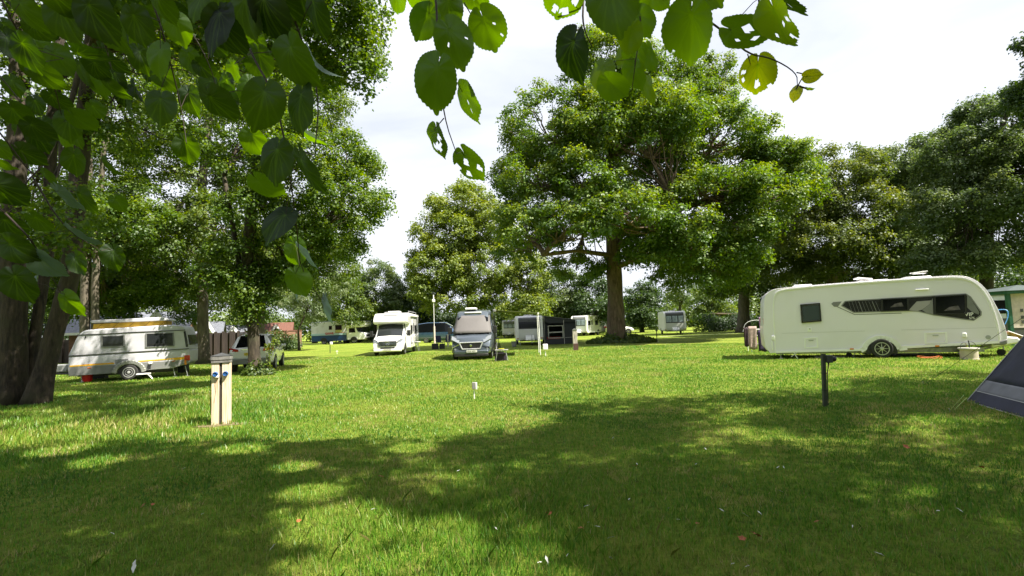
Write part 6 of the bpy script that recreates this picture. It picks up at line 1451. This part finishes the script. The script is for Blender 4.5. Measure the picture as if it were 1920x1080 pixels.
def twig_branch(label, twigs, lv, lscale=.094, kind='lime_branch', bright=None):
    """twigs: paths [(px,py,depth)..]; lv: leaves (px,py of the middle, length in px, tip direction in degrees clockwise from straight down... , turn, colour, holes)"""
    o0 = scr(*twigs[0][0]); t = thing(kind, label, 'branch', tuple(o0))
    for tw in twigs:
        pts = [scr(*p) - o0 for p in tw]; pts = smooth_poly(pts, 2); n = len(pts)
        MB().tube(pts, list(np.linspace(.0032 if len(tw) > 2 else .0014, .0009, n)), 6).build('twig', TWIG, t, smooth='all')
    jn = [scr(*p) - o0 for tw in twigs for p in tw]
    for i, (px, py, ln, ang, turn, col, holes) in enumerate(lv):
        dep = lscale * FPX / ln; fs_ = 1.0
        r = random.Random(i * 7 + int(px)); me = leaf_mesh(i * 13 + int(px * 3), r.uniform(.05, .6), r.uniform(-.1, .45), holes)
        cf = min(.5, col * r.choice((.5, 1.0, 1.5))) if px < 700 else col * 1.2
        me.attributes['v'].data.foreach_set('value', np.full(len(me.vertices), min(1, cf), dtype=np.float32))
        if turn >= 55 and px < 640: me.materials.clear(); me.materials.append(LIME_U)
        turn += r.uniform(-14, 32) * (1.3 if px < 640 else .6); dr = ray(px, py); dr = dr / np.linalg.norm(dr)
        right = unit(np.cross(dr, [0, 0, 1])); upv = np.cross(right, dr)
        tip = -upv * math.cos(R(ang)) + right * math.sin(R(ang)); side = np.cross(tip, -dr)
        # turn the blade about its midrib, lean the tip away or towards
        nrm = -dr * math.cos(R(turn)) + side * math.sin(R(turn)); lean = R(r.uniform(-25, 25)); turn_ = 0; tip2 = tip * math.cos(lean) + nrm * math.sin(lean); nrm2 = nrm * math.cos(lean) - tip * math.sin(lean); sd_ = np.cross(nrm2, tip2)
        c = scr(px, py, dep); base = c - tip2 * lscale * .42; s = lscale * .86
        o = bpy.data.objects.new('leaf', me); C.objects.link(o); o.parent = t
        mm = Matrix([[tip2[k] * s, sd_[k] * s, nrm2[k] * s, (base - o0)[k]] for k in range(3)] + [[0, 0, 0, 1]]); o.matrix_local = mm
        # stalk to the nearest twig point
        k = min(range(len(jn)), key=lambda k: np.linalg.norm(jn[k] - (base - o0) + tip * 0))
        q = jn[k]; 
        if np.linalg.norm(q - (base - o0)) < .16: MB().tube([base - o0, (base - o0) * .6 + q * .4 + np.array([0, 0, .008]), q], [.0007, .0008, .001], 4, cap=False).build('stalk', TWIG, o).matrix_parent_inverse = mm.inverted()
    return t
# (px, py, length px, tip angle from down (+right), turn, colour 0 dark (shade put into the colour)..1 yellow, holes)
twig_branch('hanging lime twig with large leaves left of the sycamore top, its lowest leaf eaten', [[(806, -60, 1.15), (818, 0, 1.12), (820, 60, 1.1), (820, 105, 1.08), (832, 220, 1.05), (856, 288, 1.15)], [(822, 58, 1.1), (845, 66, 1.05)], [(820, 100, 1.08), (808, 128, 1.0)], [(832, 222, 1.05), (814, 243, 1.2)], [(870, 5, 1.05), (895, 47, 1.05)]],
    [(789, 52, 70, -35, 10, .45, 0), (786, 8, 70, -10, 20, .4, 0), (843, 30, 68, 0, -10, .3, 0), (897, 8, 62, 20, 10, .25, 1), (919, 70, 86, 20, 0, .42, 1), (860, 95, 92, 25, -15, .4, 1), (812, 172, 104, -12, 8, .45, 0), (880, 205, 80, 38, 45, .35, 1), (818, 275, 66, -12, 62, .25, 2), (887, 318, 72, 28, 25, .45, 2), (740, 2, 60, -30, 20, .3, 0)])
twig_branch('middle hanging lime twig with one big round leaf over the sycamore top', [[(1098, -60, 1.0), (1094, 0, .98), (1092, 48, .97), (1110, 88, 1.0)], [(1092, 48, .97), (1066, 72, .95)], [(1190, -30, 1.5), (1200, 20, 1.5), (1202, 60, 1.5), (1192, 110, 1.5), (1185, 170, 1.55)]],
    [(1052, 14, 92, -15, 0, .35, 2), (1152, 22, 122, 12, 5, .28, 0), (1072, 122, 98, -16, 30, .02, 0), (1207, 50, 60, 25, 10, .45, 0), (1240, 2, 52, 45, 10, .4, 0), (1192, 5, 60, 10, 20, .35, 0), (1178, 80, 62, -20, 20, .5, 0), (1195, 112, 56, 15, 40, .35, 0), (1222, 115, 54, 10, 50, .4, 0), (1128, 150, 60, -5, 15, .5, 0), (1160, 170, 66, 35, 10, .45, 0), (1192, 150, 58, 0, 35, .45, 0), (1210, 178, 50, 5, 62, .5, 0), (1170, 110, 48, -40, 10, .5, 0)])
twig_branch('right hanging lime twig ending in small yellow young leaves', [[(1262, -60, 1.0), (1285, 0, 1.0), (1303, 22, 1.0), (1362, 62, 1.02), (1402, 102, 1.05), (1446, 108, 1.08), (1494, 136, 1.1), (1495, 160, 1.1)], [(1285, 10, 1.0), (1284, 40, .95)], [(1402, 102, 1.05), (1408, 124, 1.15)], [(1494, 136, 1.1), (1516, 140, 1.12)], [(1420, -30, 1.1), (1424, 15, 1.1), (1434, 40, 1.1)], [(1362, 60, 1.02), (1392, 48, 1.05)], [(1495, 160, 1.1), (1512, 165, 1.1)]],
    [(1295, 78, 116, -14, 4, .38, 1), (1338, -8, 70, 30, 10, .3, 0), (1406, 68, 92, 70, 25, .42, 2), (1462, 62, 104, -4, 30, .5, 2), (1464, 15, 96, 5, 55, .15, 1), (1418, 152, 78, -10, 5, .62, 2)])
twig_branch('tiny yellow young leaves at the tip of the right hanging lime twig', [[(1494, 136, 1.12), (1516, 141, 1.12)], [(1496, 160, 1.12), (1492, 168, 1.12)], [(1500, 163, 1.12), (1516, 168, 1.12)]],
    [(1527, 143, 32, 80, 10, 1.0, 0), (1489, 178, 28, -20, 20, .9, 0), (1521, 166, 16, 80, 60, .5, 0)], lscale=.036, kind='lime_shoot')
# left: dense hanging spray
rr = random.Random(5)
lv1 = [(395, 60, 100, -5, 20, .02, 0), (428, 78, 96, 12, 25, .03, 0), (462, 40, 90, 20, 30, .3, 0), (505, 38, 92, 22, 25, .05, 0), (541, 25, 84, 30, 20, .22, 0), (575, 10, 80, 20, 30, .08, 0), (562, 66, 70, 25, 30, .3, 0), (592, 40, 84, 24, 50, .2, 0),
       (438, 142, 44, -10, 20, .55, 0), (490, 128, 62, 10, 15, .2, 0), (488, 208, 92, -12, 10, .16, 0), (412, 212, 80, 14, 25, .13, 0), (563, 128, 96, 36, 15, .3, 0), (558, 214, 92, 10, 35, .15, 0), (600, 130, 70, 28, 60, .3, 0), (455, 168, 50, -25, 20, .4, 0),
       (514, 314, 84, -6, 12, .26, 0), (506, 362, 66, 38, 0, .55, 0), (512, 424, 78, -28, 20, .05, 0), (580, 336, 92, 30, 50, .12, 0), (556, 480, 54, 6, 10, .5, 0), (578, 488, 58, 26, 65, .1, 0), (563, 536, 56, 20, 20, .42, 0), (552, 545, 50, -5, 60, .03, 0), (607, 585, 54, 15, 55, .1, 0), (482, 275, 56, 20, 20, .42, 0), (598, 262, 60, 40, 40, .4, 0), (540, 100, 66, 0, 20, .2, 0), (470, 95, 60, -30, 10, .25, 0)]
twig_branch('long drooping lime spray hanging lowest in front of the left trees', [[(400, -60, 1.3), (430, 0, 1.25), (470, 100, 1.2), (512, 172, 1.15), (534, 262, 1.15), (546, 345, 1.2), (558, 440, 1.4), (562, 500, 1.6), (600, 560, 1.7)], [(470, 100, 1.2), (440, 120, 1.5)], [(512, 172, 1.15), (580, 190, 1.1)], [(534, 262, 1.15), (500, 300, 1.2)], [(520, -60, 1.1), (560, 60, 1.1), (600, 170, 1.15), (590, 290, 1.1)]], lv1)
lv2 = [(52, 35, 64, 40, 30, .2, 0), (132, 52, 86, 45, 20, .14, 0), (122, 14, 90, 30, 30, .16, 0), (190, 48, 92, 40, 25, .18, 0), (222, 72, 84, 30, 30, .18, 0), (16, 60, 40, 40, 20, .35, 0), (58, 112, 72, 35, 20, .16, 0), (118, 122, 58, 42, 20, .42, 0), (182, 118, 74, 50, 45, .03, 0), (212, 122, 62, 42, 30, .04, 0), (292, 116, 64, 0, 10, .42, 0), (340, 62, 58, 20, 10, .3, 0), (346, 34, 40, 20, 20, .4, 0), (300, 210, 62, 0, 10, .14, 0), (358, 196, 54, 20, 30, .14, 0), (40, 224, 56, 30, 30, .14, 0),
       (190, 158, 52, 10, 10, .38, 0), (116, 196, 50, 35, 40, .22, 0), (85, 250, 48, 25, 30, .24, 0), (160, 236, 54, 38, 20, .28, 0), (142, 262, 40, 20, 20, .24, 0), (350, 288, 54, 6, 10, .50, 0), (90, 150, 62, 50, 30, .12, 0), (360, 120, 44, 20, 10, .3, 0), (260, 60, 70, 20, 40, .15, 0), (300, 20, 70, 10, 30, .16, 0), (420, 0, 80, 10, 20, .2, 0), (368, 12, 76, 0, 20, .14, 0)]
twig_branch('shadowy upper left lime spray over the dark trunks', [[(-20, -60, 1.4), (20, 40, 1.4), (60, 90, 1.5), (100, 150, 1.6), (118, 230, 1.7), (140, 262, 1.9)], [(120, -60, 1.1), (170, 20, 1.1), (200, 90, 1.2), (210, 130, 1.4)], [(260, -60, 1.4), (300, 40, 1.4), (320, 120, 1.5), (340, 200, 1.6), (350, 270, 1.6)], [(60, 90, 1.5), (120, 110, 1.5)], [(320, 120, 1.5), (300, 170, 1.5)]], lv2)
lv3 = [(14, 310, 42, 50, 50, .25, 0), (62, 300, 54, 45, 50, .2, 0), (140, 312, 52, -5, 20, .22, 0), (210, 318, 40, 50, 40, .2, 0), (136, 378, 62, 50, 62, .3, 0), (160, 384, 52, 38, 20, .35, 0), (226, 386, 34, 30, 20, .3, 0), (20, 370, 72, 40, 40, .1, 0), (42, 474, 64, 60, 20, .15, 0), (95, 505, 62, 42, 55, .3, 0), (42, 545, 70, 20, 30, .08, 0), (62, 552, 52, 10, 60, .2, 0), (215, 490, 48, 10, 10, .3, 0), (162, 452, 64, 72, 60, .15, 0), (135, 577, 52, 38, 50, .3, 0), (85, 420, 44, 50, 50, .22, 0), (30, 430, 56, 40, 40, .1, 0), (150, 500, 44, 30, 30, .1, 0), (95, 340, 40, 45, 50, .2, 0)]
twig_branch('lower left lime spray reaching down in front of the nearest trunks', [[(-60, 180, 1.5), (10, 260, 1.5), (60, 330, 1.6), (110, 350, 1.6), (140, 390, 1.6)], [(10, 400, 1.4), (60, 450, 1.4), (80, 490, 1.5), (115, 550, 1.7)], [(-60, 330, 1.3), (10, 400, 1.4)], [(60, 330, 1.6), (120, 430, 1.6), (190, 470, 1.8)]], lv3)

rr = random.Random(11); lv4 = []
for k in range(58):
    px = rr.uniform(-10, 430); py = rr.uniform(-10, 300) * (1 - .35 * px / 430)
    lv4.append((px, py, rr.uniform(34, 56), rr.uniform(-20, 55), rr.uniform(-10, 50), rr.uniform(.0, .36), 0))  # low colour values paint this corner as dark as canopy shade
twig_branch('smaller background leaves of the dense lime spray filling the top left corner', [[(-20, -40, 1.9), (60, 60, 1.9), (130, 150, 1.95), (170, 240, 2.0)], [(140, -60, 1.8), (200, 50, 1.85), (250, 130, 1.9), (290, 200, 2.0)], [(280, -60, 1.9), (340, 30, 1.9), (390, 110, 1.9), (410, 180, 2.0)], [(40, -60, 2.1), (110, 10, 2.1), (160, 80, 2.1)], [(-20, 120, 2.0), (40, 190, 2.0), (70, 250, 2.0)]], lv4)
